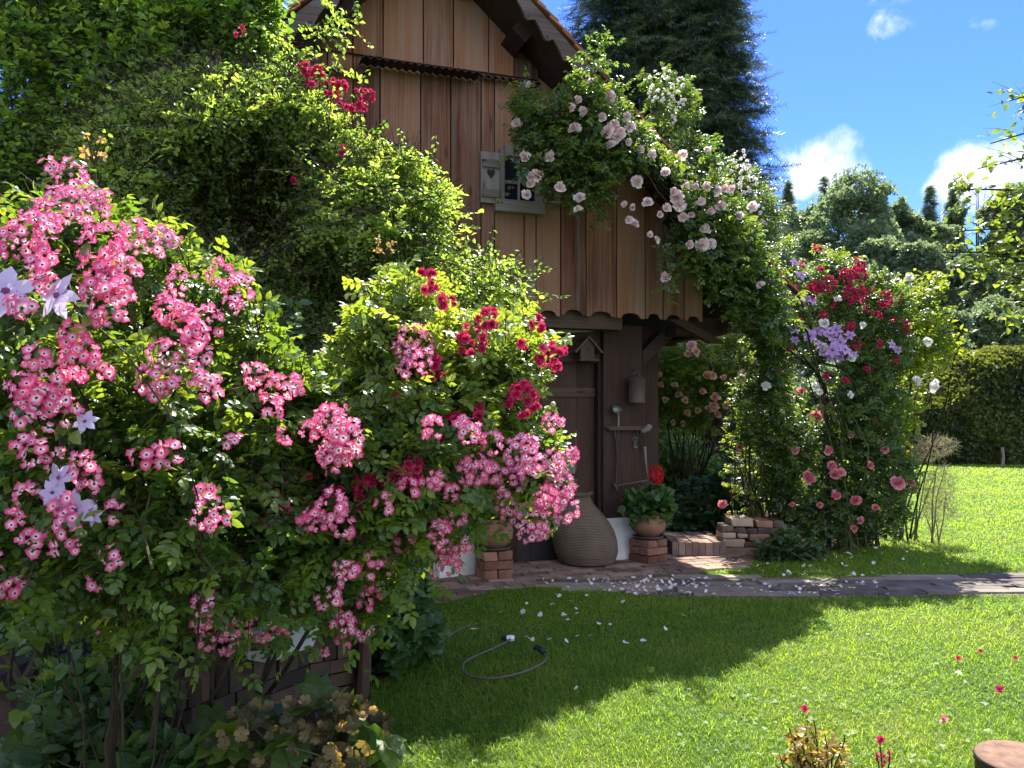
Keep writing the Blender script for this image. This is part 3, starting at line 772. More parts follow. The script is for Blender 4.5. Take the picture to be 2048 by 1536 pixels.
def stack(nx, ny, ang, hz, who, seed, kinds):
    # near corner (nx, ny); right face runs along ang, left face along ang + 90 degrees
    ex = Vector((math.cos(ang), math.sin(ang))); ey = Vector((-math.sin(ang), math.cos(ang))); c0 = Vector((nx, ny))
    names = ('lowest', 'middle', 'top'); 
    for k in range(3):
        jit = random.Random(seed + k)
        off = ex * jit.uniform(-.012, .012) + ey * jit.uniform(-.012, .012)
        if kinds[k] == 'stretch':
            c = c0 + ex * .145 + ey * .07 + off; brick('brick', f'old brick lying lengthwise at the front of the {names[k]} course under the {who}', 'brick', 'loose bricks under ' + who, c.x, c.y, .024 + k * hz, ang + jit.uniform(-.03, .03), .29, .135, hz - .004, seed + k * 2, 'brick')
            c = c0 + ex * .145 + ey * .215 + off; brick('brick', f'old brick at the back of the {names[k]} course under the {who}', 'brick', 'loose bricks under ' + who, c.x, c.y, .024 + k * hz, ang + jit.uniform(-.03, .03), .29, .135, hz - .004, seed + k * 2 + 1, 'brick')
        else:
            c = c0 + ex * .07 + ey * .145 + off; brick('brick', f'old brick at the left end of the {names[k]} course under the {who}', 'brick', 'loose bricks under ' + who, c.x, c.y, .024 + k * hz, ang + jit.uniform(-.03, .03), .135, .29, hz - .004, seed + k * 2, 'brick')
            c = c0 + ex * .215 + ey * .145 + off; brick('brick', f'old brick at the right end of the {names[k]} course under the {who}', 'brick', 'loose bricks under ' + who, c.x, c.y, .024 + k * hz, ang + jit.uniform(-.03, .03), .135, .29, hz - .004, seed + k * 2 + 1, 'brick')
    return c0 + ex * .145 + ey * .145, .024 + 3 * hz
n1 = G(969, 1162, .02); pl, zl = stack(n1[0], n1[1], R(20), .088, 'left terracotta pot', 11, ('head', 'stretch', 'head'))
n2 = G(1297, 1129, .02); pr_, zr = stack(n2[0], n2[1], R(36), .080, 'geranium pot', 31, ('head', 'stretch', 'head'))
# pots
def pot(x, y, z, R0, H, label, lean):
    p_ = thing('flower_pot', label, 'flower pot', (x, y, z), 0, 'terracotta pots on brick stacks')
    b = B(); b.lathe([(R0 * .72, 0), (R0 * .86, .012), (R0 * .90, .03), (R0 * .86, .032), (R0 * .60, .02), (.01, .018)], 32, capb=True); b.build('saucer', MAT['saucer'], p_, True)
    b = B(); b.lathe([(R0 * .62, .028), (R0 * .80, .05 + H * .08), (R0 * .97, H * .38), (R0 * 1.0, H * .58), (R0 * .95, H * .78), (R0 * .86, H * .93), (R0 * .90, H), (R0 * .82, H), (R0 * .78, H * .9), (.01, H * .9)], 40); b.build('body', MAT['terracotta'], p_, True)
    return p_
pot(pl.x, pl.y, zl, .185, .30, 'round terracotta pot on a brick stack to the left of the barn door', 0)
pot(pr_.x, pr_.y, zr, .185, .26, 'round terracotta pot of red geranium on the brick stack beside the basket', 0)
# step of bricks on edge
st_ = G(1345, 1114); st2 = G(1446, 1112)
b = B()
x = st_[0]
while x < st2[0]:
    w_ = .075 + rs.normal() * .003
    for j in range(3): b.box(x, x + w_ - .006, st_[1] + j * .27, st_[1] + j * .27 + .262, .0, .165 + rs.normal() * .004, rs.random(), 1)
    x += w_
stp = b.build('brick_step', MAT['paving'], None); tag(stp, 'low step of bricks set on edge between the geranium pot and the stone pile', 'step')
# dry-laid planter edge
def stone(x0, y0, x1, y1, cur, label, seed, mat='stone', dep=.19):
    ax, ay, bx, by = 1380 + x0 / 6.4, 980 + y0 / 6.4, 1380 + x1 / 6.4, 980 + y1 / 6.4
    Yc = 8.74 + cur
    p0 = P(ax, by, Yc); p1 = P(bx, ay, Yc)
    lx, lz = p1[0] - p0[0], p1[2] - p0[2]
    brick('stone', label, 'stone', 'dry-laid stones round the planted bed', (p0[0] + p1[0]) / 2, Yc + dep / 2, p0[2], random.Random(seed).uniform(-.05, .05), lx * .985, dep, lz * .96, seed, mat, .018)
for i, q in enumerate([(400, 735, 900, 858, -.02, 'long dark foundation stone at the bottom of the dry-laid pile', 'stone', .55),
    (402, 628, 705, 733, .0, 'pale sandy stone second from the bottom at the pile\'s left end', 'stone', .3), (712, 660, 905, 733, .0, 'reddish stone second from the bottom behind the leafy plant', 'brick', .3),
    (400, 538, 600, 626, .01, 'buff brick third from the bottom at the pile\'s left end', 'stone', .25), (604, 560, 742, 626, .01, 'short tan brick in the middle course of the stone pile', 'stone', .25), (746, 572, 1045, 658, .0, 'long reddish brown stone in the middle course of the pile', 'brick', .28),
    (400, 445, 562, 536, .02, 'dark brown brick fourth from the bottom at the pile\'s left end', 'dark_stone', .24), (568, 480, 722, 557, .02, 'grey-green stone left of centre in the fourth course', 'dark_stone', .25), (726, 488, 872, 569, .01, 'grey rounded stone at the centre of the fourth course', 'dark_stone', .25), (880, 490, 1200, 568, .04, 'thin dark flat stone toward the right of the fourth course', 'dark_stone', .3),
    (520, 360, 800, 474, .03, 'large sandy block on top of the stone pile', 'stone', .24), (835, 390, 1066, 486, .05, 'reddish flat stone on top right of the stone pile', 'brick', .3), (1072, 388, 1212, 486, .09, 'small dark stone at the right end of the top course', 'dark_stone', .25),
    (462, 305, 520, 440, .22, 'red brick standing upright behind the top block of the stone pile', 'brick', .10)]):
    stone(*q[:5], q[5], 100 + i, q[6], q[7])
b = B(); b.lathe([(.34, 0), (.34, .34), (.01, .36)], 20); so_ = b.build('soil_mound', MAT['soil'], None); c_ = P(1535, 900, 9.28); so_.location = (c_[0], c_[1], 0); struct(so_)
# ------------------------------------------------------------------ leaf and flower templates
def leaflet(w=.5, fold=.10, curl=-.12):
    v = [(0, 0, 0), (.36, 0, .02), (.7, 0, -.01), (1, 0, curl), (.28, w * .46, fold), (.66, w * .40, fold * .6 + curl * .3), (.28, -w * .46, fold), (.66, -w * .40, fold * .6 + curl * .3)]
    f = [(0, 1, 4), (1, 2, 5, 4), (2, 3, 5), (0, 6, 1), (1, 6, 7, 2), (2, 7, 3)]
    return T(v, f, [p[0] for p in v])
def smallleaf(w=.55, fold=.12):
    v = [(0, 0, 0), (.55, w * .5, fold), (1, 0, -.05), (.55, -w * .5, fold)]
    return T(v, [(0, 2, 1), (0, 3, 2)], [0, .5, 1, .5])
def rz(a): c, s = math.cos(a), math.sin(a); return np.array(((c, -s, 0), (s, c, 0), (0, 0, 1.0)))
def rx(a): c, s = math.cos(a), math.sin(a); return np.array(((1.0, 0, 0), (0, c, -s), (0, s, c)))
def ry(a): c, s = math.cos(a), math.sin(a); return np.array(((c, 0, s), (0, 1.0, 0), (-s, 0, c)))
def roseleaf(n=2, seed=0):
    rr = random.Random(seed); ts = []
    ts.append(T([(0, .006, 0), (0, -.006, 0), (.62, 0, -.02)], [(0, 1, 2)]))
    L = .40
    for k in range(n):
        x = .20 + .30 * k; 
        for s_ in (1, -1):
            ts.append(leaflet(.62).moved(rz(s_ * R(rr.uniform(52, 72))) @ rx(rr.uniform(-.4, .4)) @ ry(rr.uniform(-.1, .3)), (x, s_ * .01, -.01), L * rr.uniform(.85, 1.0)))
    ts.append(leaflet(.62).moved(rz(rr.uniform(-.2, .2)) @ ry(rr.uniform(0, .3)), (.60, 0, -.02), L * 1.08))
    return tjoin(ts)
TL = {'leaflet': leaflet(.62), 'small': smallleaf(.62), 'long': leaflet(.42, .07, -.2), 'round': leaflet(.95, .06, -.05), 'rose5': roseleaf(2), 'rose7': roseleaf(3, 3)}
def palmate(n=5, seed=1, w=.45):
    rr = random.Random(seed)
    return tjoin([leaflet(w, .05, -.1).moved(rz(R((k - (n - 1) / 2) * 220 / n)) @ ry(rr.uniform(-.1, .2)), (0, 0, 0), 1 - .12 * abs(k - (n - 1) / 2)) for k in range(n)])
TL['palm'] = palmate(5, 1, .6)
TL['clump'] = tjoin([smallleaf(.8, .1).moved(rz(a) @ ry(b_), (0, 0, 0), s_) for a, b_, s_ in ((0, .2, 1), (2.0, -.4, .9), (4.1, .5, 1.0), (5.2, -.9, .7), (1.1, .9, .8))])
def sprig(n=9, seed=2):
    rr = random.Random(seed); ts = [T([(0, .02, 0), (0, -.02, 0), (1, 0, -.08)], [(0, 1, 2)])]
    for k in range(n):
        x = .08 + .88 * k / n
        for s_ in (1, -1):
            ts.append(T([(0, .022, 0), (0, -.022, 0), (.30, 0, -.02)], [(0, 1, 2)]).moved(rz(s_ * R(rr.uniform(35, 55))) @ ry(rr.uniform(-.5, .5)), (x, 0, -.08 * x), 1.1 - .45 * x))
    return tjoin(ts)
TL['sprig'] = sprig()
def cone():                                      # a thin tapering twig of unit length along x, three-sided
    v, f = [], []
    for x, r_, z in ((0, .011, 0), (.5, .008, .02), (1, .003, -.02)):
        for k in range(3):
            a = 2 * math.pi * k / 3; v.append((x, r_ * math.cos(a), z + r_ * math.sin(a)))
    for i in range(2):
        for k in range(3): f.append((i * 3 + k, i * 3 + (k + 1) % 3, i * 3 + 3 + (k + 1) % 3, i * 3 + 3 + k))
    return T(v, f)
TL['twig'] = cone()
def petal(L, w, cup, t0=.2, t1=1.0, notch=0.0):
    v = [(.06, w * .15, 0), (.06, -w * .15, 0), (L * .5, w * .46, cup * .35), (L * .5, -w * .46, cup * .35), (L * .5, 0, cup * .25), (L * .92, w * .42, cup), (L * .92, -w * .42, cup), (L * (1 - notch), 0, cup * .95)]
    f = [(1, 4, 0), (0, 4, 2), (1, 3, 4), (4, 7, 5, 2), (3, 6, 7, 4)]
    t = [t0, t0, t0 + (t1 - t0) * .5, t0 + (t1 - t0) * .5, t0 + (t1 - t0) * .42, t1, t1, t1]
    return T(v, f, t)
def single_rose(seed=0):
    rr = random.Random(seed); ts = []
    for k in range(5):
        if seed > 3 and rr.random() < .12: continue
        L = .5 * rr.uniform(.82, 1.1)
        ts.append(petal(L, .46 * rr.uniform(.85, 1.15), rr.uniform(-.10, .24), .14, 1.0, rr.uniform(.04, .16)).moved(rz(2 * math.pi * k / 5 + rr.uniform(-.16, .16)) @ rx(rr.uniform(-.35, .35)) @ ry(rr.uniform(-.25, .15)), (0, 0, .004 * k)))
    v = [(0, 0, .05)] + [(.09 * math.cos(a), .09 * math.sin(a), .03) for a in np.linspace(0, 2 * math.pi, 7)[:-1]]
    ts.append(T(v, [(0, i + 1, (i + 1) % 6 + 1) for i in range(6)], [0] * 7))
    return tjoin(ts)
def double_rose(seed=0, rings=((5, .50, .06, 1.0), (5, .42, .20, .9), (4, .33, .33, .65), (3, .22, .40, .35))):
    rr = random.Random(seed); ts = []
    for i, (n, L, cup, t1) in enumerate(rings):
        for k in range(n):
            if i == 0 and rr.random() < .18: continue
            l_ = L * rr.uniform(.78, 1.12)
            ts.append(petal(l_, L * rr.uniform(.85, 1.25), cup + rr.uniform(-.12, .14), max(.13, t1 - .5), t1, rr.uniform(-.05, .12)).moved(rz(2 * math.pi * (k + .5 * (i % 2)) / n + rr.uniform(-.25, .25)) @ ry(-.22 * i + rr.uniform(-.22, .22)) @ rx(rr.uniform(-.2, .2)), (rr.uniform(-.02, .02), rr.uniform(-.02, .02), .02 * i)))
    return tjoin(ts)
def clematis_t(seed=0, n=6):
    rr = random.Random(seed); ts = []
    for k in range(n):
        lf = leaflet(.60, .05, rr.uniform(-.25, .05)); lf.t = .2 + .8 * lf.t
        ts.append(lf.moved(rz(2 * math.pi * k / n + rr.uniform(-.12, .12)) @ ry(rr.uniform(-.25, .25)), (0, 0, .003 * k), .5))
    v = [(0, 0, .10)] + [(.07 * math.cos(a), .07 * math.sin(a), .03) for a in np.linspace(0, 2 * math.pi, 7)[:-1]]
    ts.append(T(v, [(0, i + 1, (i + 1) % 6 + 1) for i in range(6)], [0] * 7))
    return tjoin(ts)
TF = {'single': [single_rose(k) for k in range(10)], 'double': [double_rose(k) for k in range(8)],
      'pompom': [double_rose(9 + k, ((6, .5, .12, 1.0), (5, .40, .28, .8), (4, .26, .36, .5))) for k in range(3)], 'clematis': [clematis_t(k) for k in range(4)]}
TP = petal(1.0, 1.1, .18, .5, 1.0)

# ------------------------------------------------------------------ plant builders
def edge_dist(poly, px, py):
    poly = np.asarray(poly, float); d = np.full(len(px), 1e9); nx = np.zeros(len(px)); ny = np.zeros(len(px))
    for (x0, y0), (x1, y1) in zip(poly, np.roll(poly, -1, 0)):
        ex, ey = x1 - x0, y1 - y0; t = np.clip(((px - x0) * ex + (py - y0) * ey) / (ex * ex + ey * ey + 1e-9), 0, 1)
        qx, qy = x0 + t * ex - px, y0 + t * ey - py; dd = np.hypot(qx, qy); m_ = dd < d
        d = np.where(m_, dd, d); nx = np.where(m_, qx, nx); ny = np.where(m_, qy, ny)
    return d, nx / np.maximum(d, 1e-6), ny / np.maximum(d, 1e-6)
def lumpy(p, fr, seed):
    rr = np.random.default_rng(seed); s_ = np.zeros(len(p))
    for k in range(6):
        w = rr.normal(size=3) * fr; s_ += np.sin(p @ w + rr.uniform(0, 6.28))
    return s_ / 6 ** .5
def canopy(poly, n, Yf, half, Rpx, seed, lump=None, front=0.0):
    rr = np.random.default_rng(seed); poly = np.asarray(poly, float)
    x0, y0 = poly.min(0); x1, y1 = poly.max(0); out = []
    got = 0
    while got < n:
        px = rr.uniform(x0, x1, n * 3); py = rr.uniform(y0, y1, n * 3); k = inpoly(poly, px, py); px, py = px[k], py[k]
        d, nx, ny = edge_dist(poly, px, py); s_ = np.clip(d / Rpx, 0, 1)
        th = half * (.12 + .88 * np.sqrt(1 - (1 - s_) ** 2)); v = np.clip(rr.uniform(-1, 1, len(px)) - front * rr.random(len(px)), -1, 1)
        pos = PA(px, py, Yf(px, py) + v * th)
        o_ = np.stack((nx * (1 - s_), v * .9, -ny * (1 - s_)), -1)
        if lump:
            k = lumpy(pos, lump[0], seed + 5) > lump[1]; pos, o_ = pos[k], o_[k]
        out.append((pos, o_)); got += len(pos)
    return np.concatenate([o[0] for o in out])[:n], np.concatenate([o[1] for o in out])[:n]
def twiggy(bl, bs, pos, out, L, K, size, tmpl, seed, up=.5, jit=.6, spread=1.0, droop=.15, tipbias=.25, stem_r=1.0, ksz=.25, inset=.6, keep=None):
    """leafy twigs: bl collects leaves, bs the twigs"""
    rr = np.random.default_rng(seed); N = len(pos)
    d = nrm(out + np.array((0, 0, up)) + rr.normal(size=(N, 3)) * jit)
    Ln = L * rr.uniform(.6, 1.25, N)
    pos = pos - d * (Ln * inset)[:, None]
    n0 = nrm(np.array((0, 0, 1.0)) + rr.normal(size=(N, 3)) * .3)
    if bs is not None:
        bs.inst(TL['twig'], pos, frames(d, n0), np.stack((Ln, Ln * 0 + stem_r * .35, Ln * 0 + stem_r * .35), -1), rr.random(N))
    tr = rr.random(N)
    side = nrm(np.cross(d, n0))
    tms = tmpl if isinstance(tmpl, list) else [tmpl]
    for k in range(K):
        t = (k + rr.random(N) * .8 + .2) / K
        p = pos + d * (Ln * t)[:, None] - np.array((0, 0, 1.0)) * (droop * Ln * t * t)[:, None]
        sg = 1 if k % 2 else -1
        ld = nrm(d * .6 + side * sg * spread * rr.uniform(.4, 1.2, N)[:, None] + rr.normal(size=(N, 3)) * .35)
        ln = nrm(np.array((0, -.15, .8)) + rr.normal(size=(N, 3)) * .45)
        rnd = np.clip(.15 + .35 * tr + .3 * rr.random(N) + tipbias * t, 0, 1)
        szs = size * rr.uniform(1 - ksz, 1 + ksz, N); Ms = frames(ld, ln)
        if keep is not None:
            q = keep(p + ld * (szs * .5)[:, None]); p, Ms, szs, rnd = p[q], Ms[q], szs[q], rnd[q]
        bl.inst(tms[k % len(tms)], p, Ms, szs, rnd)
def stems(bs, pairs, r0, r1, wob, seed, n=9):
    rr = np.random.default_rng(seed)
    for a, c in pairs:
        a = np.array(a, float); c = np.array(c, float); t = np.linspace(0, 1, n)[:, None]
        L = np.linalg.norm(c - a); bow = np.array((0, 0, .18 * L))
        mid = rr.normal(size=3) * wob * L
        pts = a * (1 - t) + c * t + np.sin(t * math.pi) * (mid + bow * .5) + np.sin(t * math.pi * 3) * rr.normal(size=3) * wob * L * .3
        bs.tube(pts, np.linspace(r0, r1, n), 6, rr.random())
def flower_head(bm, kind, pos, nrmls, size, seed, rnd=None):
    rr = np.random.default_rng(seed); N = len(pos); ts_ = TF[kind]; ids = rr.integers(0, len(ts_), N)
    d = rr.normal(size=(N, 3)); M = frames(d - (np.sum(d * nrm(nrmls), -1, keepdims=True)) * nrm(nrmls), nrmls)
    sz = np.broadcast_to(size, (N,)) * (rr.uniform(.82, 1.12, N) if N == 1 else np.where(rr.random(N) < .22, rr.uniform(.45, .75, N), rr.uniform(.82, 1.15, N)))
    rn = rr.random(N) if rnd is None else rnd
    for k in range(len(ts_)):
        q = ids == k
        if q.any(): bm.inst(ts_[k], pos[q], M[q], sz[q], rn[q])
def cluster(parent, kind, mat, centre, rad, fsize, seed, name='flower_cluster', face=(0, -.75, .45), few=None):
    """a truss of flowers facing outward from its centre"""
    rr = np.random.default_rng(seed)
    n = max(3, int(2.6 * (rad / (fsize * .5)) ** 2))
    if few: n = few
    u = rr.normal(size=(n * 4, 3)); u = nrm(u); fv = nrm(np.array(face))
    u = u[(u @ fv) > -.35]
    keep = []
    for q in u:                                  # keep the flowers apart
        if all(np.linalg.norm(q - k_) * rad > fsize * .50 for k_ in keep): keep.append(q)
        if len(keep) >= n: break
    u = np.array(keep)
    asp = np.array((rr.uniform(.85, 1.15), .8, rr.uniform(.85, 1.3)))
    pos = np.array(centre) + u * rad * asp * rr.uniform(.75, 1.0, len(u))[:, None]
    bm = B(); base = rr.random()
    flower_head(bm, kind, pos, nrm(u * .7 + fv * .75 + rr.normal(size=u.shape) * .2), fsize, seed, np.clip(base * .5 + .5 * rr.random(len(u)), 0, 1))
    c0 = np.array(centre)
    o = bm.build(name, FLW[mat], parent, False, tuple(c0)); o.location = c0 - np.array(parent.location)
    return o
def plant(name, label, cat, base, group=None): return thing(name, label, cat, tuple(base), 0, group)
def leafpart(bm, name, mat, root): o = bm.build(name, mat, root, False, tuple(root.location)); o.location = (0, 0, 0); return o

def clear_of(cents, rads, xmax=1138):
    """leaves keep clear of the flower trusses and of the air on their open side"""
    cents = np.array(cents); rads = np.array(rads)
    def keep(p):
        ok = np.ones(len(p), bool)
        for c, r_ in zip(cents, rads):
            d = p - c; along = -d[:, 1]
            ok &= ~((d[:, 0] ** 2 + d[:, 2] ** 2 < (r_ * 1.05) ** 2) & (along > -r_) & (along < r_ + .5))
        qx = CX + p[:, 0] / p[:, 1] * F; ok &= ~((p[:, 1] < 3.4) & (qx > xmax))
        return ok
    return keep
# ------------------------------------------------------------------ foreground roses
ROSE_L = [(-120, 395), (20, 372), (110, 400), (150, 385), (215, 425), (290, 452), (360, 470), (420, 560), (440, 520), (505, 560), (520, 620), (560, 690), (600, 745), (660, 800), (640, 900), (620, 1010), (600, 1110), (590, 1200), (550, 1240), (440, 1255), (330, 1250), (240, 1210), (150, 1190), (60, 1200), (-120, 1210)]
ROSE_R = [(540, 720), (620, 740), (700, 800), (760, 770), (800, 690), (880, 690), (960, 800), (1030, 810), (1080, 850), (1115, 910), (1120, 990), (1070, 1020), (1000, 970), (930, 1020), (900, 1080), (860, 1090), (810, 1060), (770, 1130), (740, 1220), (690, 1255), (630, 1220), (570, 1170), (540, 1050)]
def yl(px, py): return 2.35 + .0004 * px + .00018 * (900 - py) * (py < 900)
def yr(px, py): return 2.45 + .0005 * px
def front_of(poly, Yf, half, Rpx, px, py):
    px = np.atleast_1d(np.asarray(px, float)); py = np.atleast_1d(np.asarray(py, float))
    d, _, _ = edge_dist(poly, px, py); ins = inpoly(poly, px, py); s_ = np.where(ins, np.clip(d / Rpx, 0, 1), 0)
    return Yf(px, py) - half * (.12 + .88 * np.sqrt(1 - (1 - s_) ** 2))
CL_L = [(25,485,25),(62,470,35),(94,440,32),(94,497,22),(78,540,28),(90,567,22),(203,497,42),(238,512,22),(273,473,28),(328,485,24),(195,563,35),(242,560,40),(219,606,38),(199,632,18),(363,563,25),(449,551,28),(478,580,28),(465,604,16),(340,618,28),(371,641,32),(414,645,30),(390,668,24),(39,614,25),(144,676,26),(160,720,32),(203,743,18),(328,712,27),(394,708,25),(312,762,28),(414,774,27),(290,747,14),(74,716,24),(40,774,28),(94,760,30),(133,758,22),(78,800,30),(109,808,28),(47,825,22),(78,840,28),(133,821,20),(512,747,22),(547,778,25),(582,774,22),(545,820,14),(570,870,14),(465,884,16),(47,891,18),(74,915,24),(105,915,22),(172,942,27),(180,970,20),(277,919,18),(312,915,20),(340,907,20),(59,990,26),(129,1012,22),(410,985,18),(414,1025,28),(441,1034,16),(20,1040,18),(62,1083,24),(5,1119,14),(31,1176,22),(132,1048,22),(123,1090,16),(149,1094,12),(220,1112,19),(193,1163,15),(204,1250,16),(227,1024,18),(408,1211,22),(410,1242,20),(457,1255,24),(455,1281,22),(415,1281,14),(523,1250,26),(575,1252,18),(140,350,26),(95,330,14),(185,410,35),(130,415,38)]
CL_R = [(621,864,18),(664,845,34),(690,876,36),(664,911,30),(700,905,22),(527,997,25),(547,970,25),(555,1024,28),(664,1012,30),(625,1040,20),(527,938,12),(567,1040,20),(624,1048,22),(685,1050,20),(808,1075,27),(773,1127,20),(738,1132,22),(690,1145,24),(879,1066,22),(892,1110,22),(870,1149,9),(595,1171,15),(589,1206,10),(659,1198,18),(738,1198,20),(685,1246,20),(725,1259,20),(685,1281,14),(650,1307,10),(828,693,36),(840,720,25),(812,737,15),(931,862,24),(983,885,20),(865,855,20),(945,939,28),(973,945,26),(1046,907,32),(1058,925,22),(1103,923,22),(1022,963,24),(1002,1008,24),(1119,976,30),(1091,1000,26),(1131,1016,22),(1058,1044,32),(1078,1060,18),(865,955,18),(816,976,18),(913,1028,20),(881,1060,16),(917,1092,18),(901,1129,18),(1103,846,18),(1143,911,14),(770,1010,14),(900,985,14)]
def rose_bush(poly, Yf, half, label, base, CL, seed, ntw, mats='rose', fs=.034):
    root = plant('rose_bush', label, 'rose bush', base, 'pink cluster roses in the foreground')
    bl, bs = B(), B()
    rr = np.random.default_rng(seed + 1); b0 = np.array(base)
    cents, rads = [], []
    for (px, py, r_) in CL:
        Y = float(front_of(poly, Yf, half, 150, px, py)[0]) + rr.uniform(-.10, -.02)
        cents.append(P(px, py, Y)); rads.append(r_ * 1.14 / F * Y)
    pos, out = canopy(poly, ntw, Yf, half, 150, seed, (3.4, -.35))
    twiggy(bl, bs, pos, out, .28, 7, .084, [TL['rose5'], TL['rose7']], seed, up=.35, jit=.55, droop=.25, tipbias=.2, keep=clear_of(cents, rads))
    ends = pos[rr.integers(0, len(pos), 4)]
    stems(bs, [(b0 + rr.normal(size=3) * (.12, .10, 0) - (0, 0, .02), e) for e in ends], .011, .004, .08, seed)
    leafpart(bs, 'stems', MAT['brown_stem'], root); leafpart(bl, 'leaves', LEAF[mats], root)
    for i, (px, py, r_) in enumerate(CL):
        cluster(root, 'single', 'pink', cents[i], rads[i], fs * (.62 if r_ < 13 else 1), seed + 10 + i, face=(rr.uniform(-.3, .3), -.8, .35))
    return root
RB1 = rose_bush(ROSE_L, yl, .42, 'tall arching rose bush laden with pink white-eyed flower clusters beside the lilac clematis', (-1.35, 2.75, 0), CL_L, 200, 900)
RB2 = rose_bush(ROSE_R, yr, .40, 'sprawling pink cluster rose before the barn door, its trusses hanging over the planter', (-1.45, 3.3, 0), CL_R, 400, 760)

# crimson rose with yellow-green leaves
RED = [(700, 680), (740, 580), (800, 560), (850, 575), (880, 625), (950, 650), (1010, 640), (1070, 660), (1085, 690), (1050, 740), (1020, 790), (1040, 850), (1000, 870), (930, 930), (850, 960), (760, 980), (680, 930), (650, 800)]
def yred(px, py): return 3.05 + 0 * px
root = plant('rose_bush', 'crimson rose with yellow-green leaves between the pink roses and the barn door', 'rose bush', (-.45, 3.45, 0))
bl, bs = B(), B()
REDC = [(1105,713,24),(941,685,26),(978,640,20),(895,607,15),(877,757,11),(1045,800,28),(870,908,28),(820,942,24),(735,975,22),(960,825,10),(740,935,12),(610,955,12),(780,965,14),(665,990,15),(855,555,10),(1045,690,8),(836,975,14),(1075,648,9),(860,580,9),(725,1000,16),(880,735,12),(905,840,12),(800,800,10)]
cents, rads = [], []
for (px, py, r_) in REDC:
    Y = float(front_of(RED, yred, .34, 110, px, py)[0]) - .05 if inpoly(RED, np.array([px]), np.array([py]))[0] else 2.75
    if px < 830 and py > 900 or py > 930: Y = 2.5
    cents.append(P(px, py, Y)); rads.append(r_ * 1.1 / F * Y)
pos, out = canopy(RED, 560, yred, .34, 110, 31, (3.0, -1.0))
twiggy(bl, bs, pos, out, .24, 8, .080, [TL['rose5'], TL['rose7']], 32, up=.7, jit=.5, droop=.15, tipbias=.35, keep=clear_of(cents, rads))
stems(bs, [((-1.25 + .02 * k, 3.75, .2), pos[k * 7]) for k in range(3)], .012, .004, .05, 33)
leafpart(bs, 'stems', MAT['brown_stem'], root); leafpart(bl, 'leaves', LEAF['yellow_rose'], root)
for i in range(len(REDC)): cluster(root, 'pompom', 'red', cents[i], rads[i], .040, 700 + i, face=(0, -.8, .4))

# clematis woven through the pink rose at the left
root = plant('clematis', 'pale lilac clematis with large six-petalled flowers at the left edge of the pink roses', 'clematis', (-1.5, 2.35, 0))
bl, bs = B(), B(); rr = np.random.default_rng(55)
pts = []
for i, (px, py, s_) in enumerate([(12, 583, .13), (115, 592, .13), (170, 843, .06), (118, 955, .085), (150, 1020, .09), (188, 1030, .06), (105, 985, .06)]):
    Y = float(front_of(ROSE_L, yl, .42, 150, px, py)[0]) - .07; p = P(px, py, Y); pts.append(p)
    bm = B(); flower_head(bm, 'clematis', p[None], np.array([(.25 * (-1) ** i, -.8, .35 - .2 * (i > 2))]), s_ * 1.1, 60 + i)
    leafpart(bm, 'flower', FLW['pale_lilac'], root)
stems(bs, [((-1.5 + .03 * i, 2.75, 0), p + (0, .05, 0)) for i, p in enumerate(pts)], .0035, .002, .12, 56)
lp = np.concatenate([np.linspace(np.array((-1.5, 2.3, .6)), p, 9)[3:] + rr.normal(size=(6, 3)) * .06 for p in pts])
twiggy(bl, None, lp, rr.normal(size=lp.shape) * .3, .10, 3, .05, TL['leaflet'], 57, up=.1)
leafpart(bs, 'stems', MAT['brown_stem'], root); leafpart(bl, 'leaves', LEAF['rose'], root)

# ------------------------------------------------------------------ shrubs at the left
TALL = [(-140, -120), (560, -120), (555, 10), (540, 60), (525, 110), (560, 130), (520, 200), (500, 330), (430, 420), (320, 470), (-140, 520)]
root = plant('tall_shrub', 'tall dense green shrub filling the upper left beside the barn roof', 'shrub', (-2.6, 5.3, 0))
bl, bs = B(), B()
pos, out = canopy(TALL, 5600, lambda x, y: 5.35 + 0 * x, .75, 170, 71, (3.0, -.5))
twiggy(bl, bs, pos, out, .38, 13, .050, [TL['leaflet'], TL['leaflet'], TL['small']], 72, up=.3, jit=.6, droop=.2, tipbias=.3)
rr = np.random.default_rng(73)
stems(bs, [((-2.6 + rr.normal() * .25, 5.3 + rr.normal() * .15, 0), pos[k]) for k in range(14)], .020, .006, .04, 74)
leafpart(bs, 'stems', MAT['bark'], root); leafpart(bl, 'leaves', LEAF['tall'], root)
WIDE = [(120, 260), (260, 150), (400, 110), (520, 130), (610, 150), (660, 200), (720, 250), (770, 285), (835, 290), (850, 340), (890, 350), (930, 440), (960, 490), (945, 520), (990, 545), (1065, 590), (1040, 625), (970, 585), (900, 560), (870, 600), (880, 660), (800, 690), (700, 720), (600, 750), (440, 700), (300, 560), (120, 520)]
root = plant('arching_shrub', 'wide arching shrub with tiny pale bud tips leaning across the barn wall', 'shrub', (-1.35, 4.7, 0))
bl, bs = B(), B()
pos, out = canopy(WIDE, 5600, lambda x, y: 4.65 + .0002 * (x - 500), .70, 150, 81, (2.7, -.2))
pos[:, 2] = np.maximum(pos[:, 2], .9)
twiggy(bl, bs, pos, out, .44, 22, .034, [TL['small'], TL['leaflet'], TL['small']], 82, up=.30, jit=.75, droop=.35, tipbias=.45, inset=.72)
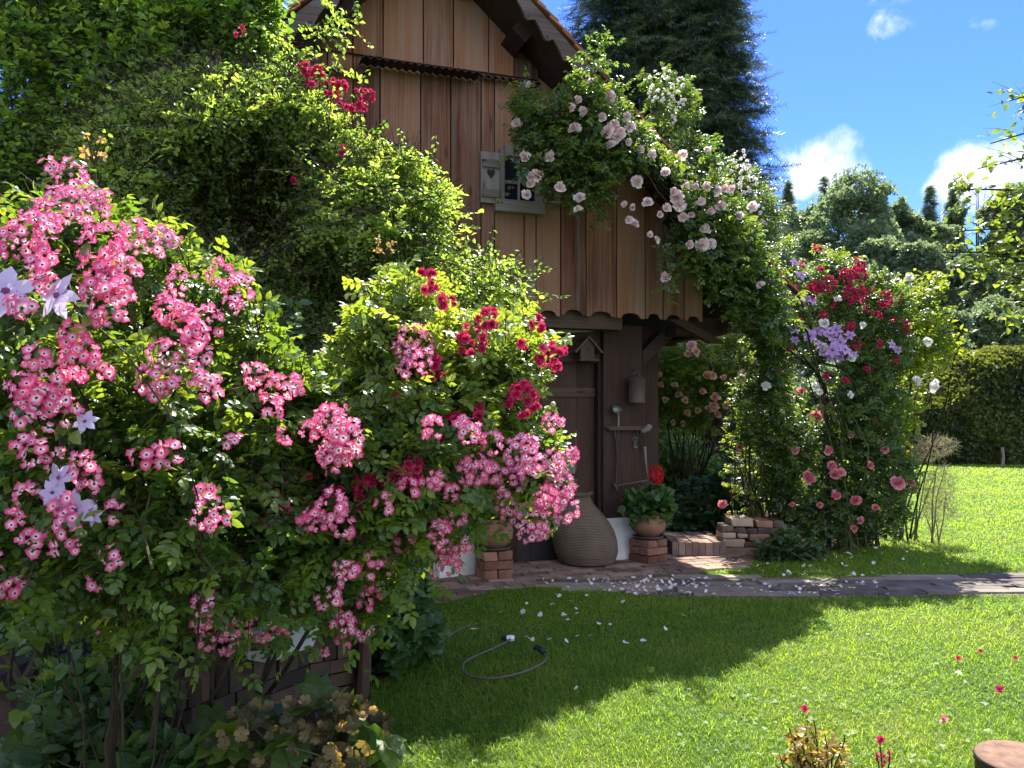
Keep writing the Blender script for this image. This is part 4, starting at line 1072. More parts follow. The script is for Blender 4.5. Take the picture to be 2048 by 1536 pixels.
# the long sprays that stick out over the boards
spr = np.array([P(*q) for q in ((700, 280, 4.5), (760, 300, 4.5), (830, 310, 4.5), (860, 350, 4.5), (900, 400, 4.5), (930, 470, 4.5), (900, 500, 4.4), (960, 540, 4.4), (1000, 570, 4.4), (880, 450, 4.5), (840, 560, 4.4), (930, 560, 4.4), (665, 60, 4.9), (655, 110, 4.9), (668, 20, 4.9), (600, 140, 4.8), (620, 120, 4.8), (560, 100, 4.9))])
spr = np.repeat(spr, 5, 0) + np.random.default_rng(5).normal(size=(len(spr) * 5, 3)) * .07
twiggy(bl, bs, spr, np.tile((.75, -.2, -.1), (len(spr), 1)), .34, 22, .036, [TL['small'], TL['leaflet']], 83, up=.0, jit=.35, droop=.25, tipbias=.5)
rr = np.random.default_rng(84)
stems(bs, [((-1.35 + rr.normal() * .2, 4.7 + rr.normal() * .15, 0), pos[k]) for k in range(9)], .010, .003, .06, 85)
leafpart(bs, 'stems', MAT['bark'], root); leafpart(bl, 'leaves', LEAF['shrub'], root)
# a crimson rambler climbing through it
root = plant('rambling_rose', 'crimson rambler peeping from the top of the arching shrub by the boarding', 'rose', (-1.6, 5.5, 0))
bs = B(); rr = np.random.default_rng(91); ends = []
for i, (px, py, r_) in enumerate([(664,176,13),(685,172,10),(733,192,12),(720,188,9),(672,203,9),(630,155,16),(610,140,12),(725,215,10),(480,65,9),(1,410,10),(700,215,7),(545,205,8),(690,300,7),(680,390,9),(590,360,7)]):
    p = P(px, py, 4.35 if px > 300 else 3.3); ends.append(p); cluster(root, 'pompom', 'red', p, r_ / F * 4.6, .042, 920 + i)
stems(bs, [((-1.6, 5.5, 2.6), e) for e in ends[:9:3]], .005, .003, .05, 92)
leafpart(bs, 'stems', MAT['green_stem'], root)
# lower green filling behind the roses, in the shade of the barn
FILL = [(-140, 480), (300, 520), (520, 600), (700, 640), (820, 640), (860, 760), (860, 960), (800, 1150), (700, 1200), (520, 1180), (300, 1250), (-140, 1300)]
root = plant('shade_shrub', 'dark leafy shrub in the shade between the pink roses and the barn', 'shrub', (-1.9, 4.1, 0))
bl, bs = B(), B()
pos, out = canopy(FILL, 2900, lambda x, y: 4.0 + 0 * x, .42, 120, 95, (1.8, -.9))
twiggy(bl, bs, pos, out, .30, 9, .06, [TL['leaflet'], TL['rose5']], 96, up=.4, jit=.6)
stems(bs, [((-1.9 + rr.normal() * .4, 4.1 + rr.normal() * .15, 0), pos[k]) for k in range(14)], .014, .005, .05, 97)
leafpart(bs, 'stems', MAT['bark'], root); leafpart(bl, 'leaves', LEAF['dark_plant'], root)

# dry seed heads and single tall shoots
for i, (px, py, Y, lab) in enumerate([(188, 330, 2.7, 'dry brown seed head on a tall shoot above the pink roses'), (770, 520, 3.6, 'dry brown seed head in front of the arching shrub')]):
    p = P(px, py, Y); sb = (p[0] + .03, p[1] + .15, 0) if i == 0 else (-1.15, 4.4, 0)
    root = plant('seed_head', lab, 'seed head', sb, 'dry seed heads')
    bs, bl = B(), B(); rr = np.random.default_rng(130 + i)
    stems(bs, [(sb, p)], .006, .004, .01, 131)
    for k in range(9):
        a = rr.uniform(0, 6.28); e = p + np.array((math.cos(a) * .04, math.sin(a) * .04, rr.uniform(.03, .10)))
        bs.tube([p, (p + e) / 2 + (0, 0, .01), e], (.003, .003, .002), 5, .6)
        bl.inst(TL['clump'], e[None], frames(rr.normal(size=(1, 3)), rr.normal(size=(1, 3))), .022, .9)
    leafpart(bs, 'stem', MAT['brown_stem'], root); leafpart(bl, 'seed_pods', MAT['bark'] if False else LEAF['hellebore'], root)
    bl = B(); q = np.repeat(p[None], 6, 0) - np.array((0, 0, 1)) * np.linspace(.02, .35, 6)[:, None]
    twiggy(bl, None, q, rr.normal(size=q.shape), .03, 3, .09, TL['long'], 133 + i, up=.3); leafpart(bl, 'leaves', LEAF['rose'], root)
# ------------------------------------------------------------------ climbing rose over the barn eave
CLIMB = [(1025, 205), (1060, 190), (1110, 185), (1150, 130), (1195, 115), (1235, 180), (1275, 250), (1345, 330), (1405, 350), (1450, 350), (1490, 420), (1520, 490), (1570, 540), (1600, 600), (1580, 650), (1520, 660), (1470, 600), (1420, 550), (1360, 500), (1310, 500), (1270, 455), (1215, 410), (1160, 390), (1110, 360), (1070, 320), (1045, 260)]
def yclimb(px, py): return 7.05 + .33 * (px - CX) / F * 7.6 - .0 * py + .0012 * np.clip(1200 - px, 0, 400)
root = plant('climbing_rose', 'blush pink climbing rose scrambling up the right roof edge of the barn', 'climbing rose', (3.65, 9.0, 0))
bl, bs = B(), B()
ROSES = [(1034,248,12),(1052,315,11),(1101,313,13),(1062,355,10),(1073,352,10),(1062,368,10),(1053,390,12),(1120,376,12),(1160,395,9),(1156,421,10),(1150,258,11),(1143,215,9),(1157,200,10),(1165,222,10),(1183,165,9),(1220,195,11),(1205,235,9),(1215,265,12),(1228,250,12),(1240,265,12),(1222,290,12),(1235,275,11),(1255,235,10),(1262,255,10),(1255,285,10),(1058,170,7),(1275,363,10),(1280,302,10),(1303,310,11),(1267,415,8),(1259,440,9),(1270,450,8),(1295,405,9),(1312,480,9),(1332,418,9),(1345,385,11),(1355,395,13),(1360,410,12),(1366,435,10),(1380,490,10),(1410,460,12),(1405,490,13),(1422,488,10),(1412,375,11),(1432,380,12),(1450,378,11),(1465,380,12),(1402,405,12),(1505,415,12),(1478,432,10),(1332,555,12),(1366,310,11),(1415,300,9),(1330,345,10),(1320,430,9),(1383,430,9),(1420,425,8),(1440,412,10),(1522,572,11),(1300,470,8),(1250,410,9),(1372,372,9),(1390,372,8)]
cents = [P(a, c, float(yclimb(a, c)) - .33) for a, c, r_ in ROSES]; rads = [r_ * 1.1 / F * 7.4 for a, c, r_ in ROSES]
pos, out = canopy(CLIMB, 960, yclimb, .36, 60, 141, (3.2, .0))
twiggy(bl, bs, pos, out, .34, 7, .105, [TL['rose5'], TL['rose7']], 142, up=.35, jit=.6, droop=.35, tipbias=.3, keep=clear_of(cents, rads))
spr = np.array([P(*q) for q in ((1160, 150, 7.1), (1190, 110, 7.1), (1200, 130, 7.1), (1225, 180, 7.1), (1205, 95, 7.1), (1245, 215, 7.2), (1415, 300, 7.5), (1430, 330, 7.5), (1390, 340, 7.5), (1035, 215, 6.8), (1045, 240, 6.8), (1025, 205, 6.8), (1340, 560, 7.2), (1330, 530, 7.2), (1060, 180, 6.8), (1040, 345, 6.75), (1050, 330, 6.75))])
twiggy(bl, bs, np.repeat(spr, 3, 0), np.random.default_rng(1).normal(size=(len(spr) * 3, 3)) * .5, .28, 6, .10, [TL['rose5']], 143, up=.5, jit=.5, keep=clear_of(cents, rads), inset=.2)
rr = np.random.default_rng(144)
wp = [(3.65, 9.0, 0), P(1640, 780, 8.9), P(1555, 650, 8.4), P(1470, 560, 7.9), P(1370, 430, 7.7), P(1270, 320, 7.4), P(1170, 200, 7.2)]
for k in range(3):
    q = np.array(wp) + rr.normal(size=(7, 3)) * .14; q[0] = np.array(wp[0]) + rr.normal(size=3) * (.05, .05, 0)
    t = np.linspace(0, 6, 26); i0 = np.minimum(t.astype(int), 5); f_ = (t - i0)[:, None]
    bs.tube(q[i0] * (1 - f_) + q[i0 + 1] * f_ + rr.normal(size=(26, 3)) * .012, np.linspace(.013, .005, 26), 6, rr.random())
leafpart(bs, 'stems', MAT['bark'], root); leafpart(bl, 'leaves', LEAF['climber'], root)
for i, (c, r_) in enumerate(zip(cents, ROSES)):
    bm = B(); flower_head(bm, 'double', c[None], np.array([(rr.uniform(-.5, .3), -.8, rr.uniform(-.1, .5))]), r_[2] * rr.uniform(1.9, 2.5) / F * 7.4, 150 + i)
    o = bm.build('flower', FLW['blush'], root, False, tuple(c)); o.location = c - np.array(root.location)

# ------------------------------------------------------------------ rose arch at the right
arch = thing('rose_arch', 'dark thin iron arch almost hidden by the roses to the right of the barn', 'garden arch', (3.55, 9.5, 0))
for dx in (-.75, .75):
    for dy in (-.3, .3):
        b = B(); t = np.linspace(0, math.pi / 2, 9)
        pts = [(dx, dy, 0), (dx, dy, 1.6)] + [(dx * math.cos(a), dy, 1.6 + .6 * math.sin(a)) for a in t[1:]]
        b.tube(pts, .011, 6); b.build('hoop', MAT['iron'], arch)
for z in (.5, 1.0, 1.5):
    for dx in (-.75, .75):
        b = B(); b.tube([(dx, -.3, z), (dx, .3, z)], .008, 5); b.build('rung', MAT['iron'], arch)
def multi_plant(name, label, cat, base, poly, n, Yf, half, Rp, tmpls, size, L, K, mat, seed, flowers=(), fkind='double', fmat='red', fscale=2.3, nst=14, lump=(2.0, -.7), up=.5, stemmat='green_stem', group=None, trussed=False, fs=.05, sr=.012, front=.05, jit=.55, droop=.2, rscale=1.0):
    root = plant(name, label, cat, base, group); bl, bs = B(), B(); rr = np.random.default_rng(seed)
    cents = [P(a, c, float(front_of(poly, Yf, half, Rp, a, c)[0]) - front - .05 * rr.random()) for a, c, r_ in flowers]
    rads = [r_ * 1.1 * rscale / F * c[1] for (a, q, r_), c in zip(flowers, cents)]
    pos, out = canopy(poly, n, Yf, half, Rp, seed, lump)
    pos[:, 2] = np.maximum(pos[:, 2], .06)
    twiggy(bl, bs, pos, out, L, K, size, tmpls, seed + 1, up=up, jit=jit, droop=droop, tipbias=.3, keep=clear_of(cents, rads) if flowers else None)
    b0 = np.array(base)
    stems(bs, [(b0 + rr.normal(size=3) * (.12, .10, 0), pos[rr.integers(0, len(pos))]) for k in range(nst)], sr, .004, .05, seed + 2)
    leafpart(bs, 'stems', MAT[stemmat], root); leafpart(bl, 'leaves', LEAF[mat], root)
    for i, c in enumerate(cents):
        if trussed: cluster(root, fkind, fmat, c, rads[i], fs, seed + 20 + i, face=(rr.uniform(-.2, .2), -.8, .4))
        else:
            bm = B(); flower_head(bm, fkind, c[None], np.array([(rr.uniform(-.4, .4), -.8, rr.uniform(-.1, .6))]), flowers[i][2] * fscale / F * c[1], seed + 20 + i)
            o = bm.build('flower', FLW[fmat], root, False, tuple(c)); o.location = c - b0
    return root
ARCH = [(1480, 600), (1540, 500), (1600, 470), (1660, 500), (1700, 520), (1760, 540), (1800, 560), (1840, 600), (1830, 680), (1800, 740), (1800, 860), (1780, 930), (1720, 900), (1640, 910), (1540, 900), (1470, 850), (1470, 770), (1530, 730), (1500, 680)]
def y9(px, py): return 9.15 + 0 * px
multi_plant('climbing_rose', 'red rambling rose covering the top of the iron arch right of the barn', 'climbing rose', (4.25, 9.45, 0), ARCH, 1300, y9, .55, 80,
    [TL['rose5'], TL['rose7']], .105, .32, 7, 'climber', 160, [(1690,552,20),(1718,548,20),(1720,535,16),(1655,570,22),(1700,590,24),(1722,588,20),(1770,598,20),(1622,585,16),(1590,578,10),(1635,495,11),(1577,618,13),(1645,632,13),(1700,655,12),(1703,668,8),(1713,690,12),(1755,632,10),(1810,648,12),(1812,665,10),(1690,673,11),(1565,545,8),(1630,575,14),(1712,520,9),(1540,600,9),(1600,530,9),(1745,575,9),(1785,640,9),(1730,620,9),(1640,540,9),(1665,610,8),(1800,600,9),(1600,640,9),(1760,690,9),(1735,740,8),(1690,760,8),(1580,700,8),(1790,720,8),(1650,750,8)], 'pompom', 'red', trussed=True, fs=.055, nst=22, rscale=.62, stemmat='bark')
multi_plant('clematis', 'lilac pink clematis flowering in a band across the front of the rose arch', 'clematis', (3.7, 9.0, 0), [(1555, 600), (1600, 600), (1700, 640), (1740, 690), (1720, 740), (1640, 720), (1570, 670)], 60, lambda x, y: 8.62 + 0 * x, .12, 40,
    TL['leaflet'], .07, .25, 4, 'climber', 180, [(1572,630,17),(1588,655,16),(1620,672,18),(1640,690,14),(1660,672,18),(1672,660,16),(1680,685,18),(1665,700,17),(1690,700,16),(1645,705,12),(1708,710,12),(1590,680,13),(1662,712,16),(1602,550,15),(1625,600,14),(1610,598,12),(1785,690,12),(1795,700,11),(1700,670,14),(1590,525,13),(1650,660,14),(1560,620,12),(1635,662,13),(1680,715,12)], 'clematis', 'lilac', 2.0, nst=6, sr=.006)
multi_plant('climbing_rose', 'white-flowered rose threaded among the red rambler on the arch', 'climbing rose', (3.95, 9.1, 0), [(1520, 560), (1840, 560), (1850, 760), (1700, 800), (1560, 800)], 60, lambda x, y: 8.65 + 0 * x, .12, 40,
    TL['rose5'], .10, .25, 4, 'climber', 220, [(1648,648,14),(1646,696,15),(1703,718,12),(1633,772,13),(1637,785,12),(1543,657,10),(1816,557,11),(1674,600,11),(1855,683,12),(1530,773,12),(1520,572,10),(1833,762,12),(1866,775,13),(1870,765,11),(1725,650,9),(1700,790,9)], 'double', 'white', 1.75, nst=6, sr=.007)
multi_plant('leafy_shrub', 'yellow-green leafy shrub sunlit behind the rose arch', 'shrub', (4.9, 9.9, 0), [(1790, 560), (1850, 545), (1885, 545), (1880, 590), (1900, 640), (1925, 690), (1890, 715), (1850, 740), (1830, 860), (1790, 900), (1760, 760)], 330, lambda x, y: 9.75 + 0 * x, .4, 50,
    [TL['leaflet']], .085, .36, 7, 'bright', 240, nst=14, stemmat='bark', up=.6)
LOWR = [(1550, 830), (1680, 820), (1790, 850), (1825, 940), (1805, 1050), (1740, 1085), (1640, 1075), (1560, 1050), (1530, 960)]
multi_plant('rose_bush', 'rose-pink shrub rose growing at the foot of the iron arch', 'rose bush', (4.0, 9.35, 0), LOWR, 680, lambda x, y: 9.2 + 0 * x, .45, 70,
    [TL['rose5'], TL['rose7']], .10, .28, 7, 'climber', 260, [(1600,787,13),(1632,830,17),(1640,815,10),(1658,812,12),(1655,900,13),(1662,930,13),(1668,948,13),(1680,945,12),(1615,950,11),(1617,960,13),(1670,991,12),(1712,1001,12),(1750,1016,11),(1795,966,15),(1825,966,8),(1708,1058,10),(1445,1008,11),(1480,895,9),(1700,870,9),(1740,930,9),(1590,900,9),(1720,1040,8),(1640,1010,8),(1690,790,9),(1750,840,8),(1585,1010,8),(1770,900,8)], 'double', 'rosepink', 1.9, nst=18)
multi_plant('rambling_rose', 'apricot and pink rambler in flower behind the arch opening', 'climbing rose', (2.6, 11.9, 0), [(1270, 700), (1340, 680), (1480, 665), (1570, 690), (1580, 800), (1540, 850), (1440, 860), (1330, 850), (1280, 830)], 650, lambda x, y: 11.6 + 0 * x, .45, 60,
    [TL['rose5'], TL['rose7']], .12, .34, 7, 'yellow_rose', 280, [(1383,690,12),(1390,704,12),(1375,707,10),(1415,750,11),(1425,752,12),(1447,755,10),(1487,750,14),(1495,755,12),(1470,765,11),(1520,735,14),(1530,745,14),(1510,725,12),(1515,755,12),(1405,785,10),(1430,795,15),(1425,815,14),(1418,818,12),(1452,810,12),(1435,830,10),(1500,782,9),(1395,820,10),(1350,770,9),(1358,790,9),(1370,800,10),(1318,750,9),(1322,770,9),(1345,845,8),(1365,848,8),(1375,825,9),(1535,770,10),(1560,740,9),(1330,800,8)], 'double', 'apricot', 1.7, nst=26, stemmat='bark')
multi_plant('background_shrub', 'dark shrub filling the gap behind the posts of the rose arch', 'shrub', (2.9, 13.2, 0), [(1270, 720), (1600, 700), (1640, 900), (1600, 1000), (1270, 1010)], 800, lambda x, y: 13.2 + 0 * x, .7, 70,
    [TL['leaflet']], .10, .42, 9, 'shrub', 300, nst=34, stemmat='bark', lump=(1.2, -.25))
multi_plant('flowering_perennial', 'glossy leafy perennial lit by the sun beside the stone pile', 'perennial', (2.6, 10.4, 0), [(1335, 1010), (1370, 970), (1440, 945), (1500, 965), (1520, 1020), (1500, 1060), (1420, 1075), (1345, 1070)], 260, lambda x, y: 10.2 + 0 * x, .5, 50,
    [TL['leaflet']], .12, .26, 7, 'perennial', 320, nst=20, up=.9)
multi_plant('deadnettle', 'low silvery-leaved plant spilling over the front of the stone pile', 'plant', (3.15, 8.55, 0), [(1505, 1095), (1540, 1068), (1590, 1062), (1640, 1085), (1650, 1110), (1590, 1125), (1520, 1122)], 130, lambda x, y: 8.5 + 0 * x, .22, 30,
    [TL['leaflet']], .075, .16, 6, 'perennial', 340, nst=10, up=.7)
multi_plant('shrub_rose', 'bare-stemmed young shrub growing out of the stone-edged bed', 'shrub', (2.95, 9.2, .3), [(1450, 860), (1560, 830), (1570, 1000), (1540, 1040), (1450, 1030)], 110, lambda x, y: 9.25 + 0 * x, .3, 50,
    [TL['rose5'], TL['leaflet']], .085, .3, 5, 'bright', 360, nst=22, stemmat='brown_stem', lump=None)
# fennel
for (poly, base, lab, seed) in (([(1815, 905), (1830, 880), (1870, 868), (1915, 885), (1905, 905), (1860, 925), (1820, 930)], (5.05, 9.85, 0), 'tall bronze fennel with a feathery head beside the rose arch', 380), ([(1845, 950), (1890, 930), (1912, 960), (1912, 1030), (1880, 1048), (1845, 1035)], (5.2, 9.6, 0), 'shorter grey-green fennel with feathery fronds at the edge of the lawn', 390)):
    root = plant('fennel', lab, 'fennel', base, 'fennel beside the rose arch'); bl, bs = B(), B(); rr = np.random.default_rng(seed)
    pos, out = canopy(poly, 1300 if seed == 390 else 750, lambda x, y: base[1] + 0 * x, .16, 22, seed)
    d = nrm(rr.normal(size=pos.shape) + (0, 0, .3)); bl.inst(TL['sprig'], pos, frames(d, rr.normal(size=pos.shape)), rr.uniform(.05, .11, len(pos)) if False else np.stack((rr.uniform(.06, .12, len(pos)), rr.uniform(.022, .04, len(pos)), rr.uniform(.025, .05, len(pos))), -1), rr.random(len(pos)))
    b0 = np.array(base)
    stems(bs, [(b0 + rr.normal(size=3) * (.07, .05, 0), pos[rr.integers(0, len(pos))]) for k in range(5)], .010, .004, .02, seed + 1)
    leafpart(bs, 'stems', LEAF['fennel'], root); leafpart(bl, 'fronds', LEAF['fennel'], root)
# geranium in the pot, plant in the left pot
pz = zr + .26
root = plant('geranium', 'red geranium with one round scarlet flower head growing in the right terracotta pot', 'geranium', (pr_.x, pr_.y, pz - .03)); bl, bs = B(), B(); rr = np.random.default_rng(401)
pos, out = canopy([(1242, 1015), (1260, 980), (1310, 968), (1345, 985), (1352, 1020), (1330, 1042), (1265, 1042)], 150, lambda x, y: pr_.y - .02 + 0 * x, .26, 35, 402)
twiggy(bl, bs, pos, out, .12, 4, .085, TL['round'], 403, up=.3, jit=.5, inset=.9)
stems(bs, [(np.array((pr_.x, pr_.y, pz - .03)), pos[k]) for k in range(20)] + [((pr_.x, pr_.y, pz), P(1313, 952, pr_.y - .1))], .006, .004, .05, 404)
leafpart(bs, 'stems', MAT['green_stem'], root); leafpart(bl, 'leaves', LEAF['geranium'], root)
cluster(root, 'pompom', 'scarlet', P(1313, 950, pr_.y - .12), .085, .045, 405, face=(0, -.8, .5))
pz = zl + .30
root = plant('potted_plant', 'trailing plant with a yellowed leaf growing in the left terracotta pot', 'potted plant', (pl.x, pl.y, pz - .03)); bl, bs = B(), B()
pos, out = canopy([(950, 1050), (960, 1010), (1020, 1005), (1035, 1040), (1020, 1062), (960, 1062)], 90, lambda x, y: pl.y + 0 * x, .2, 30, 411)
twiggy(bl, bs, pos, out, .12, 4, .07, TL['leaflet'], 413, up=.3, jit=.5, inset=.9); leafpart(bl, 'leaves', LEAF['geranium'], root)
stems(bs, [(np.array((pl.x, pl.y, pz - .03)), pos[k]) for k in range(12)], .005, .003, .05, 414); leafpart(bs, 'stems', MAT['green_stem'], root)

# ------------------------------------------------------------------ trees
def limb_tree(name, label, base, H, clumps, leaf, n, size, tmpl, seed, r0=.25, group=None, mat_tr='bark', shell=.45, cat='tree', nl=8):
    """trunk and limbs plus a crown spread through overlapping lumps"""
    root = thing(name, label, cat, base, 0, group); rr = np.random.default_rng(seed); b0 = np.array(base, float)
    b = B(); t = np.linspace(0, 1, 9)[:, None]
    top = np.array((rr.normal() * .03 * H, rr.normal() * .03 * H, H * .8))
    b.tube(t * top + np.sin(t * 5) * rr.normal(size=3) * .01 * H, np.linspace(r0, r0 * .2, 9), 8)
    w = np.array([c[3] * c[4] * c[5] for c in clumps]) ** (2 / 3); w /= w.sum()
    for k in range(nl):
        c = clumps[rr.integers(0, len(clumps))]; s_ = .25 + .6 * rr.random()
        a = top * s_; e = np.array(c[:3]) + rr.normal(size=3) * np.array(c[3:6]) * .35
        tt = np.linspace(0, 1, 6)[:, None]; b.tube(a * (1 - tt) + e * tt + np.sin(tt * 3.14) * np.array((0, 0, -.04 * H)) , np.linspace(r0 * .38, r0 * .08, 6), 5)
    b.build('trunk', MAT[mat_tr], root)
    bl = B(); ids = rr.choice(len(clumps), n, p=w); C = np.array(clumps)[ids]
    u = nrm(rr.normal(size=(n, 3))) * (rr.random(n) ** shell)[:, None]
    p = C[:, :3] + u * C[:, 3:6]
    p += rr.normal(size=p.shape) * C[:, 3:6] * .06
    q = lumpy(p, 5.0 / H, seed) + .6 * lumpy(p, 14.0 / H, seed + 1) > -.75
    p, u = p[q], u[q]
    bl.inst(tmpl, p, frames(nrm(u + rr.normal(size=p.shape) * .6), nrm(rr.normal(size=p.shape) * .7 + (0, 0, .6))), size * rr.uniform(.7, 1.3, len(p)), np.clip(rr.random(len(p)) * .6 + .2 + .12 * lumpy(p, 4.0 / H, seed + 3), 0, 1))
    bl.build('crown', LEAF[leaf], root)
    return root
def clumps_for(H, Wd, seed, n=16, z0=.25):
    rr = np.random.default_rng(seed); c = [(0, 0, H * .60, Wd * .36, Wd * .36, H * .28), (0, 0, H * .86, Wd * .24, Wd * .24, H * .13)]
    for k in range(n):
        a = rr.uniform(0, 6.28); z = rr.uniform(z0, 1.0); rad = Wd * .5 * math.sin(math.pi * min(.98, (z - z0 * .4) / (1.08 - z0 * .4))) ** .7
        s_ = Wd * rr.uniform(.11, .2)
        c.append((math.cos(a) * rad * .8, math.sin(a) * rad * .8, z * H - s_ * .75, s_, s_, s_ * rr.uniform(.7, 1.0)))
    return c
def conifer(name, label, base, H, Wd, n, seed, leaf='spruce', group=None, sc=1.0, cat='spruce', z0=.02, droopy=.55, per=11, size=.42, pw=.82):
    root = thing(name, label, cat, base, 0, group); rr = np.random.default_rng(seed)
    b = B(); b.tube([(0, 0, 0), (0, 0, H * .5), (0, 0, H)], (H * .016, H * .010, .01), 8)
    z = H * (z0 + (1 - z0) * rr.random(n) ** 1.15); L = (Wd * .5) * (1 - z / H) ** pw * rr.uniform(.6, 1.15, n) + .012 * Wd
    a = rr.uniform(0, 6.28, n); d = np.stack((np.cos(a), np.sin(a), rr.uniform(-.05, .30, n)), -1)
    for k in range(0, n, max(1, n // 60)):
        tt = np.linspace(0, 1, 5)[:, None]; b.tube(np.array((0, 0, z[k])) + tt * d[k] * L[k] - (tt ** 2) * np.array((0, 0, droopy * L[k] * .5)), np.linspace(.03 * sc, .006, 5), 4)
    b.build('trunk', MAT['bark'], root)
    bl = B(); br = rr.random(n)
    for k in range(per):
        t = (k + rr.random(n)) / per; t = .12 + .88 * t
        p = np.stack((0 * z, 0 * z, z), -1) + d * (L * t)[:, None] - np.stack((0 * z, 0 * z, droopy * .5 * L * t * t), -1)
        side = np.stack((-d[:, 1], d[:, 0], 0 * z), -1) * (1 if k % 2 else -1)
        ld = nrm(d * rr.uniform(.3, 1, n)[:, None] + side * rr.uniform(.2, .9, n)[:, None] + np.array((0, 0, -1)) * rr.uniform(.1, 1.0, n)[:, None] * droopy)
        bl.inst(TL['sprig'], p, frames(ld, nrm(np.array((0, 0, 1.0)) + rr.normal(size=p.shape) * .4)), size * rr.uniform(.6, 1.25, n) * (.3 + .8 * np.minimum(1, L / (Wd * .3))), np.clip(.1 + .4 * br + .25 * rr.random(n) + .3 * (t > .85), 0, 1))
    bl.build('crown', LEAF[leaf], root)
    return root
conifer('spruce_tree', 'dark drooping spruce whose left edge meets the barn roof ridge', (3.9, 25.5, 0), 24, 8.4, 2700, 501, size=.72, group='spruces behind the barn')
conifer('spruce_tree', 'spruce with upswept bright branch tips standing at the right of its pair behind the barn', (6.0, 24.0, 0), 21, 6.0, 2400, 511, size=.66, group='spruces behind the barn')
# white rambler in the spruce
root = plant('rambling_rose', 'white rambler rose with small flower clusters climbing through the spruce', 'climbing rose', (3.4, 13.6, 0)); bl, bs = B(), B(); rr = np.random.default_rng(520)
wc = [(1300,165,16),(1320,150,18),(1340,160,18),(1365,170,16),(1330,185,20),(1350,195,18),(1315,205,16),(1340,220,14),(1310,190,14),(1365,205,10),(1345,240,8),(1450,345,16),(1470,355,18),(1490,350,16),(1485,375,14),(1465,330,14),(1440,335,10),(1500,390,14),(1515,420,14),(1480,310,12),(1495,330,12),(1520,450,14),(1505,360,12)]
cents = [P(a, c, 13.1) for a, c, r_ in wc]
pos, out = canopy([(1280, 150), (1370, 130), (1400, 230), (1430, 310), (1520, 330), (1560, 420), (1545, 520), (1480, 480), (1400, 360), (1310, 260)], 330, lambda x, y: 13.55 + 0 * x, .4, 40, 521)
twiggy(bl, bs, pos, out, .36, 7, .13, [TL['rose5']], 522, up=.3)
stems(bs, [((3.4, 13.6, 0), c) for c in cents[::3]], .014, .005, .03, 523)
leafpart(bs, 'stems', MAT['bark'], root); leafpart(bl, 'leaves', LEAF['climber'], root)
for i, c in enumerate(cents): cluster(root, 'pompom', 'white', c, wc[i][2] * .8 / F * 13.1, .075, 530 + i, few=5)

# hedge
HX0, HX1, HY0, HY1 = 11.75, 24.0, 24.4, 28.2
def hedge_surf(n, seed):
    rr = np.random.default_rng(seed); x = rr.uniform(HX0, HX1, n); s_ = rr.uniform(0, 1, n)
    topz = 3.5 * np.clip(np.sqrt(np.clip(1 - ((HX0 + 4.3 - x) / 3.7).clip(0) ** 2.0, 0, 1)), .2, 1) + .12 * np.sin(x * 1.7)
    L1, L2 = 3.0, HY1 - HY0 - 1.0
    a = s_ * (L1 + L2 + 2.2); z = np.where(a < L1, a / L1 * (topz - 1.15), 0); y = np.where(a < L1, HY0 + .05 * a, 0)
    c = (a >= L1) & (a < L1 + 2.2); th_ = (a - L1) / 2.2 * math.pi / 2
    z = np.where(c, topz - 1.15 + 1.15 * np.sin(th_), z); y = np.where(c, HY0 + .15 + 1.7 * (1 - np.cos(th_)), y)
    d = a >= L1 + 2.2; z = np.where(d, topz, z); y = np.where(d, HY0 + 1.85 + (a - L1 - 2.2) * .8, y)
    nr = np.stack((0 * x - .1, np.where(a < L1, -1, np.where(c, -np.cos(th_), 0)), np.where(a < L1, .15, np.where(c, np.sin(th_), 1))), -1)
    p = np.stack((x, y, z), -1)
    # rounded left end
    k = rr.random(n) < .16; ang = rr.uniform(0, math.pi, n); zz = rr.random(n)
    p[k] = np.stack((HX0 + .35 - .35 * np.sin(ang[k]) * (1 - .3 * zz[k]), HY0 + (HY1 - HY0) * ang[k] / math.pi, zz[k] * 1.6), -1); nr[k] = (-1, 0, .3)
    bump = .16 * lumpy(p, .9, 3) + .12 * lumpy(p, 3.0, 4)
    return p + nr * bump[:, None] + rr.normal(size=p.shape) * .05, nr
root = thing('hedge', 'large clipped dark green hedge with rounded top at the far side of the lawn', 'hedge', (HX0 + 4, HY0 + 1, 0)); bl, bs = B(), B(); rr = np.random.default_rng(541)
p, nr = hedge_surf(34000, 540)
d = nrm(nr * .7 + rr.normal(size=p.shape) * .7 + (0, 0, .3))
bl.inst(TL['clump'], p, frames(d, nrm(nr + rr.normal(size=p.shape) * .5)), rr.uniform(.09, .17, len(p)), np.clip(.1 + .5 * rr.random(len(p)) + .30 * np.clip(nr[:, 2], 0, 1) + .12 * lumpy(p, 1.2, 9), 0, 1))  # leaves facing up take lighter tones: the sunlit top is put into the colour
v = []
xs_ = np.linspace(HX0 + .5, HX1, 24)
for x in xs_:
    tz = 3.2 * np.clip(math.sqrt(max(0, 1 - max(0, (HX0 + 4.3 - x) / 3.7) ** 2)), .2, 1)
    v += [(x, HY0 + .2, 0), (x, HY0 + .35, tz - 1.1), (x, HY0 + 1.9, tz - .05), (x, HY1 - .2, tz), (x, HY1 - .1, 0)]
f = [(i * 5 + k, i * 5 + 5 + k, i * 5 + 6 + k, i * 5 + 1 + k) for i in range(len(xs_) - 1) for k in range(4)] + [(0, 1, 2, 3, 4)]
bs.add(v, f); leafpart(bs, 'branch_mass', LEAF['forest_dark'], root); leafpart(bl, 'foliage', LEAF['hedge'], root)
